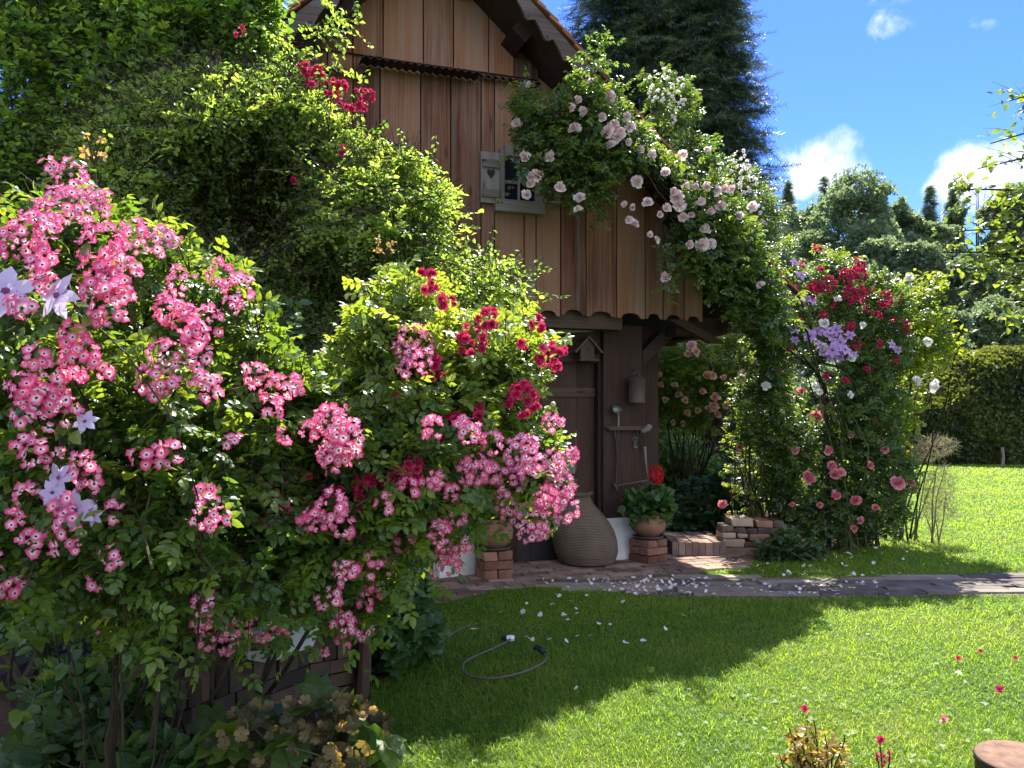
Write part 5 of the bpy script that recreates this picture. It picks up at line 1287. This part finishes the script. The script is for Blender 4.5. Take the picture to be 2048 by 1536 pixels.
b = B(); b.tube([(0, 0, 0), (.02, 0, .25), (-.02, 0, .55)], .05, 6); tk = P(2005, 905, 24.1); o = b.build('pale_stake', MAT['grey_wood']); o.location = (tk[0], tk[1], 0); tag(o, 'short pale stake standing at the foot of the dark hedge', 'stake')

# wooded hill behind
b = B(); gx = np.linspace(-160, 220, 60); gy = np.linspace(34, 260, 40); v = []; f = []
for y in gy:
    for x in gx:
        z = max(-.3, (y - 36) * .13) * (1 - .25 * math.exp(-((x - 60) / 60) ** 2)) + .5 * math.sin(x * .11) * min(1, (y - 34) / 20) - .2
        v.append((x, y, z))
for j in range(39):
    for i in range(59): f.append((j * 60 + i, j * 60 + i + 1, j * 60 + 61 + i, j * 60 + 60 + i))
b.add(v, f); struct(b.build('hill', MAT['lawn'], None, True))
def hillz(y): return max(0, (y - 36) * .12)
rr = np.random.default_rng(600)
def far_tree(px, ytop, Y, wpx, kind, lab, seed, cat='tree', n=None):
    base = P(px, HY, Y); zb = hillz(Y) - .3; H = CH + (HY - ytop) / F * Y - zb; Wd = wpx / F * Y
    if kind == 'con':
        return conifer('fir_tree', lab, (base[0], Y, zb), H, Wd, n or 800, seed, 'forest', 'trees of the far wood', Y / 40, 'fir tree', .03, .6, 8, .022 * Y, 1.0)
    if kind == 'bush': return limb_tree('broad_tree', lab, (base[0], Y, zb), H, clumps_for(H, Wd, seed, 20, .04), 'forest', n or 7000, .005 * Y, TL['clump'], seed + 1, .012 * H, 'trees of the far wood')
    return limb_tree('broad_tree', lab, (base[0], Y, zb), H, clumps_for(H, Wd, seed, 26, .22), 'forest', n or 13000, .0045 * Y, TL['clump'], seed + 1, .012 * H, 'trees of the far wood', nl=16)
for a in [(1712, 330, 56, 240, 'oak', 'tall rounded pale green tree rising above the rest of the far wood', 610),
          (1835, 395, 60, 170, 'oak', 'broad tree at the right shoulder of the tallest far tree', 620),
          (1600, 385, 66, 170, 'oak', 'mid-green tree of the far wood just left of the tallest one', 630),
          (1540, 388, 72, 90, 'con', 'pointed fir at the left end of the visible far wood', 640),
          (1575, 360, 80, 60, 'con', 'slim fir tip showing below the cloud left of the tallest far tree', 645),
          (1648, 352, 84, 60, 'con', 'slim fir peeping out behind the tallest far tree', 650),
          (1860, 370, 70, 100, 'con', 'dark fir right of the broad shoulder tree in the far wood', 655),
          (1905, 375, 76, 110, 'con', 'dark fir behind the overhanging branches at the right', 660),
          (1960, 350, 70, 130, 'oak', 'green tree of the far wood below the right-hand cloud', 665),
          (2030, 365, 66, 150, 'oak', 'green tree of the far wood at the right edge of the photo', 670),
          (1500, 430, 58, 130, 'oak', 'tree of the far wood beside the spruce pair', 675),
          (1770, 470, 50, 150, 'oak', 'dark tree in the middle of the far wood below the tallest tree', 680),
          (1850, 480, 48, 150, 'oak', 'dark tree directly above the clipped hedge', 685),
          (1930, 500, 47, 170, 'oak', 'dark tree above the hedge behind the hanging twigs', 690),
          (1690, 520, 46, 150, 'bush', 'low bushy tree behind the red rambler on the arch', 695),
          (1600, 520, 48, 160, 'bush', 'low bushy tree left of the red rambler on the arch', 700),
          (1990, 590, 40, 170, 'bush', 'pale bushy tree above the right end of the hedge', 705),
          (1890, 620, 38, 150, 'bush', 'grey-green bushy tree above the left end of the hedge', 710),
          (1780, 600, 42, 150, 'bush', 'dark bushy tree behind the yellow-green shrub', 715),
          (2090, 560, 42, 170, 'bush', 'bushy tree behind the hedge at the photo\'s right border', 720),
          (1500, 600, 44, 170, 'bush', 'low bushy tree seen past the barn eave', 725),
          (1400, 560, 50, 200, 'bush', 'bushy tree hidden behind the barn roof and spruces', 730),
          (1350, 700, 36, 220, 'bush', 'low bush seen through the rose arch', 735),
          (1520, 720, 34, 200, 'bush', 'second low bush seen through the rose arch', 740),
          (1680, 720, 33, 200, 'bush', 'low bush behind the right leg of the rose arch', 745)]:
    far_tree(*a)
# trees behind the barn at the left, mostly hidden
limb_tree('broad_tree', 'leafy tree showing behind the left roof slope of the barn', (-6.5, 21, 0), 17, clumps_for(17, 9, 751, 26, .25), 'forest', 9000, .13, TL['clump'], 752, .22, nl=14)

# walnut at the right edge
wr = plant('walnut_tree', 'young walnut tree reaching its light green branches in from the right edge', 'walnut tree', (7.7, 8.4, 0)); rr = np.random.default_rng(760)
bl, bs = B(), B(); b0 = np.array((7.7, 8.4, 0))
bt = B(); bt.tube([(7.7, 8.4, 0), (7.75, 8.4, 1.5), (7.65, 8.45, 3.2), (7.7, 8.4, 6)], (.15, .12, .09, .04), 10); leafpart(bt, 'trunk', MAT['bark'], wr)
br = [((7.7, 8.4, 2.6), P(1885, 505, 8.2)), ((7.7, 8.4, 2.9), P(1930, 460, 8.0)), ((7.7, 8.4, 3.3), P(1900, 380, 8.3)), ((7.7, 8.4, 3.8), P(1960, 330, 8.2)), ((7.7, 8.4, 4.3), P(1990, 280, 8.3)), ((7.7, 8.4, 4.8), P(2020, 200, 8.2)), ((7.7, 8.4, 2.2), P(1975, 550, 8.1)), ((7.7, 8.4, 2.0), P(2005, 600, 8.2)), ((7.7, 8.4, 2.4), P(1940, 510, 8.3)), ((7.7, 8.4, 3.0), P(1960, 420, 8.5)), ((7.7, 8.4, 5.2), (7.0, 7.6, 6)), ((7.7, 8.4, 5), (8.8, 8.8, 6.2)), ((7.7, 8.4, 4), (8.9, 8.0, 4.6)), ((7.7, 8.4, 3), (8.9, 9.0, 3.2)), ((7.7, 8.4, 2.5), P(2030, 560, 8.0)), ((7.7, 8.4, 3.5), P(2030, 380, 8.0))]
for k, (a, e) in enumerate(br):
    a, e = np.array(a), np.array(e); t = np.linspace(0, 1, 8)[:, None]; pts = a * (1 - t) + e * t + np.sin(t * 3.14) * np.array((0, 0, .25)) + np.sin(t * 7) * rr.normal(size=3) * .04
    bs.tube(pts, np.linspace(.03, .006, 8), 6, rr.random())
    m_ = 34; tt = rr.random(m_) ** .7; ii = np.minimum((tt * 7).astype(int), 6); q = pts[ii] + (pts[ii + 1] - pts[ii]) * (tt * 7 - ii)[:, None] + rr.normal(size=(m_, 3)) * .05
    twiggy(bl, bs, q, rr.normal(size=(m_, 3)) * .8, .30, 5, .10, [TL['long'], TL['leaflet']], 770 + k, up=.1, droop=.5, inset=.0, spread=1.1, tipbias=.35)
leafpart(bs, 'branches', MAT['bark'], wr); leafpart(bl, 'leaves', LEAF['walnut'], wr)
# ------------------------------------------------------------------ foreground bed at the left
# brick planter: a corner of low wall with a course of bricks on edge along its top
pa, pc, pd = np.array((-1.62, 3.42)), np.array((-1.10, 4.26)), np.array((-.90, 4.40))
pe = np.array((-1.35, 5.05)); HP = .36
pl_root = thing('brick_planter', 'low brick planter with bricks set on edge along its top beneath the pink roses', 'planter', (-1.3, 3.9, 0))
def wall_run(a, c, bs_, bw_, seed):
    rr = np.random.default_rng(seed); d = (c - a); Lw = np.linalg.norm(d); d = d / Lw; ang = math.atan2(d[1], d[0]); M = Matrix.Rotation(ang, 3, 'Z')
    for k in range(3):
        x = -(k % 2) * .12
        while x < Lw - .03:
            x1 = min(x + .25, Lw)
            bw_.box(max(x, 0), x1 - .008, rr.normal() * .004, .13, k * .078, k * .078 + .070, rr.random(), 0, M, (a[0] - pl_root.location[0], a[1] - pl_root.location[1], 0)); x += .25
    x = 0
    while x < Lw - .03:
        bs_.box(x, min(x + .068, Lw), -.006 + rr.normal() * .005, .14, .236, HP + rr.normal() * .006, rr.random() * (.45 if int(x / .075) % 2 else 1), 2, M, (a[0] - pl_root.location[0], a[1] - pl_root.location[1], 0)); x += .075
bs_, bw_ = B(), B()
wall_run(pa, pc, bs_, bw_, 800); wall_run(pc, pd, bs_, bw_, 801); wall_run(pd, pe, bs_, bw_, 802)
bs_.build('edge_course', MAT['shaded_brick'], pl_root); bw_.build('brick_courses', MAT['shaded_brick'], pl_root)
b = B(); b.slab([(q[0] + 1.3, q[1] - 3.9) for q in ((-1.64, 3.6), (-1.16, 4.40), (-1.02, 4.45), (-1.42, 5.0), (-2.6, 5.0), (-2.6, 3.6))], .0, .27); b.build('soil', MAT['soil'], pl_root)
tr = thing('trough', 'pale enamel trough resting on the brick planter under the rose trusses', 'trough', (-1.19, 4.02, HP + .008), R(62))
b = B(); b.add([(-.16, -.07, 0), (.16, -.07, 0), (.16, .07, 0), (-.16, .07, 0), (-.20, -.10, .13), (.20, -.10, .13), (.20, .10, .13), (-.20, .10, .13), (-.18, -.085, .13), (.18, -.085, .13), (.18, .085, .13), (-.18, .085, .13), (-.15, -.06, .02), (.15, -.06, .02), (.15, .06, .02), (-.15, .06, .02)],
    [(3, 2, 1, 0), (0, 1, 5, 4), (1, 2, 6, 5), (2, 3, 7, 6), (3, 0, 4, 7), (4, 5, 9, 8), (5, 6, 10, 9), (6, 7, 11, 10), (7, 4, 8, 11), (8, 9, 13, 12), (9, 10, 14, 13), (10, 11, 15, 14), (11, 8, 12, 15), (12, 13, 14, 15)])
b.build('basin', MAT['zinc'], tr)
b = B(); b.tube([(-.20, -.10, .13), (.20, -.10, .13), (.20, .10, .13), (-.20, .10, .13), (-.20, -.10, .13)], .008, 6); b.build('rim', MAT['zinc'], tr)
# support stake
s0, s1 = G(722, 1398), P(742, 1090, 4.36)
b = B(); t = np.linspace(0, 1, 7)[:, None]; b.tube(s0 * (1 - t) + s1 * t + np.sin(t * 9) * np.array((.006, 0, 0)), np.linspace(.042, .036, 7), 10)
sk = thing('support_stake', 'round brown wooden stake holding up the rose beside the brick planter', 'stake', tuple(s0)); leafpart(b, 'pole', MAT['brown_wood'], sk)
b = B(); aa = np.linspace(0, 6.28, 12); q = s0 * .35 + s1 * .65; b.tube(q + np.stack((.044 * np.cos(aa), .044 * np.sin(aa), 0 * aa), -1), .006, 5, cap=False); leafpart(b, 'tie', MAT['green_stem'], sk)
# leaning old branch
lg = [P(300, 1385, 3.30), P(345, 1345, 3.36), P(400, 1322, 3.42), P(470, 1300, 3.50), P(560, 1285, 3.62)]
b = B(); rr = np.random.default_rng(810); t = np.linspace(0, 4, 25); i0 = np.minimum(t.astype(int), 3); L_ = np.array(lg); pts = L_[i0] + (L_[i0 + 1] - L_[i0]) * (t - i0)[:, None]
b.tube([(-1.75, 3.2, .02), (-1.62, 3.25, .25)] + list(pts + rr.normal(size=pts.shape) * .006), np.concatenate(([.055, .050], np.linspace(.042, .016, 25) + rr.normal(size=25) * .003)), 8)
o = b.build('old_branch', MAT['bark'], None, False, (-1.75, 3.2, 0)); tag(o, 'gnarled old branch leaning across the front of the brick planter', 'branch')
# bare trunk of the left rose with its forks
root = plant('bare_trunk', 'slender forked bare trunk standing in the dark lower left corner', 'small tree', (-1.98, 3.35, 0)); b = B()
for pts, r0, r1 in (([(-1.98, 3.35, 0), P(65, 1470, 3.34), P(48, 1370, 3.34), P(80, 1310, 3.32), P(88, 1215, 3.3), P(95, 1100, 3.25)], .034, .020), ([P(48, 1370, 3.34), P(20, 1320, 3.4), P(-10, 1300, 3.4)], .022, .014), ([(-1.90, 3.4, .02), P(30, 1440, 3.3), P(18, 1360, 3.28), P(25, 1300, 3.25), P(45, 1240, 3.2)], .012, .006), ([P(80, 1330, 3.32), P(98, 1320, 3.2), P(90, 1250, 3.2)], .008, .005)):
    b.tube(pts, np.linspace(r0, r1, len(pts)), 8)
leafpart(b, 'trunk', MAT['bark'], root)
bl = B(); q = np.array([P(*x) for x in ((95, 1120, 3.25), (60, 1200, 3.25), (30, 1230, 3.3), (120, 1180, 3.2), (150, 1230, 3.2), (130, 1215, 3.15))]); q = np.repeat(q, 6, 0) + rr.normal(size=(36, 3)) * .08
twiggy(bl, None, q, rr.normal(size=q.shape), .18, 5, .05, TL['leaflet'], 815); leafpart(bl, 'leaves', LEAF['dark_plant'], root)
# dead canes
for i, (x0, y0, x1, y1) in enumerate([(325, 1350, 372, 1520), (340, 1365, 385, 1515)]):
    root = plant('dead_cane', ['thin dead cane leaning before the brick planter, upper of two', 'thin dead cane leaning before the brick planter, lower of two'][i], 'cane', (P(x1, y1, 3.25)[0], 3.25, 0), 'dead canes by the planter')
    b = B(); b.tube([(P(x1, y1, 3.25)[0] + .03, 3.25, 0), P(x1, y1, 3.25), P((x0 + x1) / 2, (y0 + y1) / 2, 3.27), P(x0, y0, 3.3)], (.008, .007, .006, .005), 5); leafpart(b, 'stalk', MAT['brown_stem'], root)
def lowplant(name, label, cat, base, poly, n, Yc, half, tm, size, L, K, mat, seed, **k):
    return multi_plant(name, label, cat, base, poly, n, lambda x, y: Yc + 0 * x, half, 40, tm, size, L, K, mat, seed, **k)
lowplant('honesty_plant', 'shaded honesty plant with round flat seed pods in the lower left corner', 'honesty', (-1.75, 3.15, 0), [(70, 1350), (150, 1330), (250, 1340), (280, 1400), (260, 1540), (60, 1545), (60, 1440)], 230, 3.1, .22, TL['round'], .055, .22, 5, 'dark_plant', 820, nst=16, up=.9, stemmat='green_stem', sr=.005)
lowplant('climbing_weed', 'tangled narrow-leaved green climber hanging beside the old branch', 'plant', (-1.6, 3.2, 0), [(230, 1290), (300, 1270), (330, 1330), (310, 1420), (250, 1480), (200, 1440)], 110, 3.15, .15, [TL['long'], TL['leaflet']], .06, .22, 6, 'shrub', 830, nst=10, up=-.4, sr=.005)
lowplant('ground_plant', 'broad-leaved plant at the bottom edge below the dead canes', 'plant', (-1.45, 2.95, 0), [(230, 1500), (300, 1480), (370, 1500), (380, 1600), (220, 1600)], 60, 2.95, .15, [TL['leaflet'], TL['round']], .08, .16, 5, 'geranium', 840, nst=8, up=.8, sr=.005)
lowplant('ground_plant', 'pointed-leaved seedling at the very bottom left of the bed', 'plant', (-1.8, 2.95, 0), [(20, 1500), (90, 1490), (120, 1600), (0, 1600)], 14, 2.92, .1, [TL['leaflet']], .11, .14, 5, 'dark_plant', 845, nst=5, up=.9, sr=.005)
# hellebore: clumps of cupped bracts
root = plant('hellebore', 'hellebore with faded brownish bracts and one bright green leaf by the lawn edge', 'hellebore', (-.85, 3.3, 0)); bl, bs, bf = B(), B(), B(); rr = np.random.default_rng(850)
HB = [(400, 1470), (470, 1420), (560, 1400), (640, 1390), (720, 1395), (780, 1430), (775, 1480), (750, 1560), (560, 1600), (400, 1600)]
pos, out = canopy(HB, 420, lambda x, y: 3.12 + 0 * x, .3, 60, 851)
pos[:, 2] = np.maximum(pos[:, 2], .05)
br_ = [petal(.55, .50, .30, .2, 1).moved(rz(2 * math.pi * k / 5), (0, 0, 0)) for k in range(5)]
tb_ = tjoin(br_); fr = nrm(out + rr.normal(size=pos.shape) * .5 + (0, -.6, .35))
q = rr.normal(size=pos.shape); bf.inst(tb_, pos, frames(q - (np.sum(q * fr, -1, keepdims=True)) * fr, fr), .050 * rr.uniform(.5, 1.2, len(pos)), rr.random(len(pos)))
stems(bs, [((-.85 + rr.normal() * .12, 3.3 + rr.normal() * .08, 0), pos[k]) for k in range(60)], .005, .003, .04, 852)
pos2, out2 = canopy(HB, 40, lambda x, y: 3.15 + 0 * x, .28, 60, 853)
bl.inst(TL['palm'], pos2, frames(nrm(out2 + rr.normal(size=pos2.shape) * .5), nrm(rr.normal(size=pos2.shape) * .3 + (0, 0, 1))), .13, rr.random(len(pos2)) * .5)
gl = P(706, 1412, 3.22); bl.inst(TL['palm'], gl[None], frames(np.array([(.3, -.5, .6)]), np.array([(0, -.7, .6)])), .085, 1.0); bl.inst(TL['palm'], P(650, 1392, 3.3)[None], frames(np.array([(.8, -.3, .1)]), np.array([(0, -.5, .8)])), .05, 1.0)
leafpart(bs, 'stems', MAT['green_stem'], root); leafpart(bl, 'leaves', LEAF['bright'], root); leafpart(bf, 'bracts', LEAF['hellebore'], root)
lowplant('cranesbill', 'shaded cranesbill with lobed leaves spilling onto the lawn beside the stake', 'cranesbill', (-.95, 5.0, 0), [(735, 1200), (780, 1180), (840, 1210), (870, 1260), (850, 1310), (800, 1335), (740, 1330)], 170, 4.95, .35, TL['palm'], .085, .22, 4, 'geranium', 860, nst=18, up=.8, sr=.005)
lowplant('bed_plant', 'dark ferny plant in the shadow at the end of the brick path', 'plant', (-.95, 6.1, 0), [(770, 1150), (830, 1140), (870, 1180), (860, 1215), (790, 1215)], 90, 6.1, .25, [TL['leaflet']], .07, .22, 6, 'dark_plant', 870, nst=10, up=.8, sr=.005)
# ------------------------------------------------------------------ hose
hp = [G(684, 1306, .15), G(712, 1320, .06), G(737, 1333, .03), G(778, 1338, .02), G(832, 1312, .02), G(882, 1284, .02), G(922, 1257, .018), G(960, 1248, .008), G(1005, 1262, .012), G(1022, 1275, .03), G(1003, 1289, .035), G(960, 1308, .035), G(932, 1322, .04), G(925, 1338, .04), G(940, 1352, .025), G(988, 1356, .030), G(1040, 1346, .035), G(1074, 1332, .04), G(1092, 1319, .045), G(1088, 1307, .05)]
hp = np.array(hp); t = np.linspace(0, len(hp) - 1, 120); i0 = np.minimum(t.astype(int), len(hp) - 2); f_ = (t - i0)[:, None]
pm, p0_, p1_, p2_ = hp[np.maximum(i0 - 1, 0)], hp[i0], hp[i0 + 1], hp[np.minimum(i0 + 2, len(hp) - 1)]
cr = .5 * (2 * p0_ + (p1_ - pm) * f_ + (2 * pm - 5 * p0_ + 4 * p1_ - p2_) * f_ ** 2 + (-pm + 3 * p0_ - 3 * p1_ + p2_) * f_ ** 3)
root = thing('garden_hose', 'beige garden hose looped on the shaded lawn with black and white couplings', 'hose', tuple(hp[4])); b = B(); b.tube(cr, .0065, 8); leafpart(b, 'pipe', MAT['hose'], root).data.polygons.foreach_set('use_smooth', [True] * len(root.children[0].data.polygons))
e = hp[-1]; b = B(); b.tube([e, e + (-.02, .03, .015), e + (-.045, .07, .02), e + (-.06, .10, .0)], (.016, .021, .018, .012), 10); leafpart(b, 'nozzle', MAT['black_plastic'], root)
e = G(1013, 1277, .03); b = B(); b.tube([e + (-.035, .01, 0), e, e + (.004, 0, 0)], (.018, .022, .022), 10); leafpart(b, 'collar', MAT['black_plastic'], root)
b = B(); b.tube([e + (.005, 0, 0), e + (.035, -.004, .003), e + (.055, -.006, .003)], (.023, .023, .018), 10); leafpart(b, 'coupling', MAT['white_plastic'], root)
# ------------------------------------------------------------------ bottom right corner
root = thing('metal_drum', 'round rust-brown metal drum top at the bottom right corner of the lawn', 'drum', (2.08, 3.16, 0)); b = B()
b.lathe([(.172, 0), (.178, .02), (.178, .17), (.183, .175), (.183, .196), (.178, .20)], 40); b.build('wall', MAT['black_metal'], root, True)
b = B(); b.lathe([(.180, .198), (.176, .2035), (.12, .2030), (.001, .2025)], 40, capb=False); b.build('top_plate', MAT['rust'], root, True)
root = plant('barberry', 'small red and yellow-leaved shrub at the bottom edge of the sunny lawn', 'shrub', (1.22, 3.05, 0)); bl, bs = B(), B(); rr = np.random.default_rng(881)
pos, out = canopy([(1560, 1510), (1590, 1460), (1625, 1455), (1690, 1480), (1695, 1560), (1560, 1560)], 70, lambda x, y: 3.08 + 0 * x, .14, 25, 880)
twiggy(bl, bs, pos, out, .10, 5, .035, [TL['leaflet'], TL['small']], 882, up=1.0); 
stems(bs, [((1.22, 3.05, 0), P(*q)) for q in ((1627, 1440, 3.05), (1578, 1455, 3.05), (1690, 1470, 3.08), (1600, 1470, 3.1))] + [((1.22, 3.05, 0), p) for p in pos[:16]], .004, .0025, .03, 883)
leafpart(bs, 'twigs', MAT['brown_stem'], root); leafpart(bl, 'leaves', LEAF['red_leaf'], root)
root = plant('red_flower', 'single red flower stalk with drooping buds near the metal drum', 'flower', (1.47, 3.08, 0)); bl, bs = B(), B()
tp = P(1760, 1480, 3.08); stems(bs, [((1.47, 3.08, 0), tp), ((1.47, 3.08, 0), P(1778, 1500, 3.08)), ((1.47, 3.08, 0), P(1752, 1505, 3.05))], .004, .0025, .02, 890); leafpart(bs, 'stem', MAT['brown_stem'], root)
bb_ = np.array([P(*q) for q in ((1755, 1508, 3.07), (1765, 1512, 3.07), (1778, 1503, 3.08), (1752, 1520, 3.07), (1770, 1522, 3.07), (1780, 1518, 3.09), (1762, 1530, 3.07))])
flower_head(bl, 'pompom', bb_, rr.normal(size=bb_.shape), .022, 891); leafpart(bl, 'buds', FLW['red'], root)
bm = B(); flower_head(bm, 'double', tp[None], np.array([(0, -.6, .7)]), .034, 892); leafpart(bm, 'flower', FLW['red'], root)

# ------------------------------------------------------------------ fallen petals
pb = B(); pb.inst(TP, np.array([(-.5, 0, 0)]), np.eye(3)[None], 1.0, .5); pm_ = pb.build('white_petal', FLW['white'], None)
rr = np.random.default_rng(900); n_pet = [0]
def fallen(px, py, z, size, label, group, first=[pm_], name=None):
    p = G(px, py, z); o = first[0] if n_pet[0] == 0 else first[0].copy()
    if n_pet[0]: scn.collection.objects.link(o)
    n_pet[0] += 1
    o.location = p; o.scale = (size, size * rr.uniform(.7, 1.1), size * rr.uniform(.6, 2.6)); o.rotation_euler = (rr.normal() * .35, rr.normal() * .35, rr.uniform(0, 6.28))
    return tag(o, label, 'petal', group)
done = 0
while done < 205:                                # dense on the slates before the basket, thinning along the path
    px = rr.normal(1300, 105); py = rr.normal(1172, 12)
    if rr.random() < .2: px = rr.uniform(1500, 1800); py = rr.uniform(1160, 1190)
    p = G(px, py)
    ok = inpoly(SLATE, p[:1], p[1:2])[0] or inpoly(BRICKPATH, p[:1], p[1:2])[0]
    if not ok: continue
    fallen(px, py, .036, rr.uniform(.022, .044), 'white rose petal fallen on the dark slate and brick path before the barn', 'white petals on the path'); done += 1
done = 0
while done < 88:
    r_ = rr.random()
    if r_ < .22: px, py = rr.normal(1080, 90), rr.uniform(1185, 1290)
    elif r_ < .88: px, py = rr.normal(1620, 120), rr.uniform(1090, 1155)
    else: px, py = rr.uniform(1100, 1400), rr.uniform(1195, 1290)
    p = G(px, py)
    if inpoly(SLATE, p[:1], p[1:2])[0] or inpoly(BRICKPATH, p[:1], p[1:2])[0] or inpoly(BED_R, p[:1], p[1:2])[0] or px < 880: continue
    fallen(px, py, .035, rr.uniform(.024, .046), 'white rose petal lying in the grass beside the slate path', 'white petals on the lawn'); done += 1
fallen(947, 1258, .06, .055, 'largest white petal lying alone in the shade beyond the hose', 'white petals on the lawn')
fallen(1152, 1378, .05, .030, 'white petal at the very edge of sun and shade on the lawn', 'white petals on the lawn')
rb = B(); 
for k, (px, py, lab) in enumerate([(1918, 1318, 'dark red fallen rose head, left of three close together on the lawn'), (1960, 1304, 'small red fallen petal, farthest of three close together on the lawn'), (2031, 1316, 'red fallen rose head at the right edge of the lawn'), (2001, 1380, 'crimson fallen rose head lying alone right of centre on the lawn'), (1608, 1421, 'orange-red fallen rose head above the small red-leaved shrub'), (1888, 1440, 'faded pink fallen petal in the grass left of the metal drum')]):
    p = G(px, py, .045); bm = B(); flower_head(bm, 'pompom', np.zeros((1, 3)), np.array([(rr.normal() * .4, -.3, 1)]), .05 * rr.uniform(.8, 1.1), 910 + k)
    o = bm.build('fallen_rose', FLW['red'] if k != 5 else FLW['rosepink']); o.location = p; tag(o, lab, 'fallen rose', 'fallen red roses on the lawn')
bm = B(); flower_head(bm, 'single', np.zeros((1, 3)), np.array([(0, -.3, 1)]), .04, 920); o = bm.build('daisy', FLW['white']); o.location = G(1917, 1346, .05); tag(o, 'white daisy in the lawn just below the dark red fallen roses', 'daisy')

# ------------------------------------------------------------------ grass
def blade():
    v = [(-1, 0, 0), (1, 0, 0), (-.75, .18, .55), (.75, .18, .55), (0, .5, 1)]
    return T(v, [(0, 1, 3, 2), (2, 3, 4)], [0, 0, .5, .5, 1])
TB = blade(); rr = np.random.default_rng(950)
NB = 640000
Yg = np.exp(rr.uniform(math.log(3.0), math.log(27.0), NB)); Xg = np.where(rr.random(NB) < .84, rr.uniform(-.30, .78, NB), rr.uniform(.78, 1.5, NB)) * Yg
sc_ = np.maximum(1, Yg / 4.5)
ok = ~(inpoly(SLATE, Xg, Yg) | inpoly(BRICKPATH, Xg, Yg) | inpoly(BED_L, Xg, Yg) | inpoly(BED_R, Xg, Yg))
lx, ly = (Xg * ct + (Yg - YB) * sn), (-(Xg) * sn + (Yg - YB) * ct)
ok &= ~((ly > -.05) & (ly < BACK) & (lx < 1.5))
ok &= ~((Xg > HX0) & (Yg > HY0 + .3))
Xg, Yg, sc_ = Xg[ok], Yg[ok], sc_[ok]; N = len(Xg)
pp_ = np.stack((Xg, Yg, 0 * Xg), -1)
tuft = lumpy(pp_, 3.0, 951) * .35 + lumpy(pp_, 11.0, 952) * .3
h = .030 * np.exp(rr.normal(size=N) * .32) * (1 + .35 * tuft).clip(.5, 1.8) * (1 + .10 * (sc_ - 1))
a = rr.uniform(0, 6.28, N); lean = rr.uniform(.1, 1.0, N)
x_ = np.stack((np.cos(a), np.sin(a), 0 * a), -1); z_ = nrm(np.stack((-np.sin(a) * lean, np.cos(a) * lean, 1 + 0 * a), -1)); y_ = np.cross(z_, x_)
Mg = np.stack((x_, y_, z_), -1)
w = .0018 * sc_ * rr.uniform(.7, 1.4, N)
b = B(); b.inst(TB, pp_, Mg, np.stack((w, h, h), -1), np.clip(.5 + rr.normal(size=N) * .20 + .10 * tuft + .35 * (rr.random(N) < .03), 0, 1))
NC = 5200
Yc_ = np.exp(rr.uniform(math.log(3.0), math.log(13.0), NC)); Xc_ = rr.uniform(-.30, .75, NC) * Yc_
pc_ = np.stack((Xc_, Yc_, 0 * Xc_ + .026), -1)
okc = (lumpy(pc_, 1.6, 953) > .25) & ~(inpoly(SLATE, Xc_, Yc_) | inpoly(BRICKPATH, Xc_, Yc_) | inpoly(BED_L, Xc_, Yc_) | inpoly(BED_R, Xc_, Yc_))
okc &= ~((Xc_ * ct + (Yc_ - YB) * sn < 1.5) & (-Xc_ * sn + (Yc_ - YB) * ct > -.05))
pc_ = pc_[okc]; clov = tjoin([leaflet(.85, .03, -.05).moved(rz(k * 2.094), (0, 0, 0)) for k in range(3)])
b.inst(clov, pc_, frames(rr.normal(size=pc_.shape) * (1, 1, .15), np.array((0, 0, 1.0)) + rr.normal(size=pc_.shape) * .25), rr.uniform(.010, .020, len(pc_)), rr.uniform(.15, .45, len(pc_)))
g_ = b.build('grass', MAT['grass']); g_['kind'] = 'stuff'
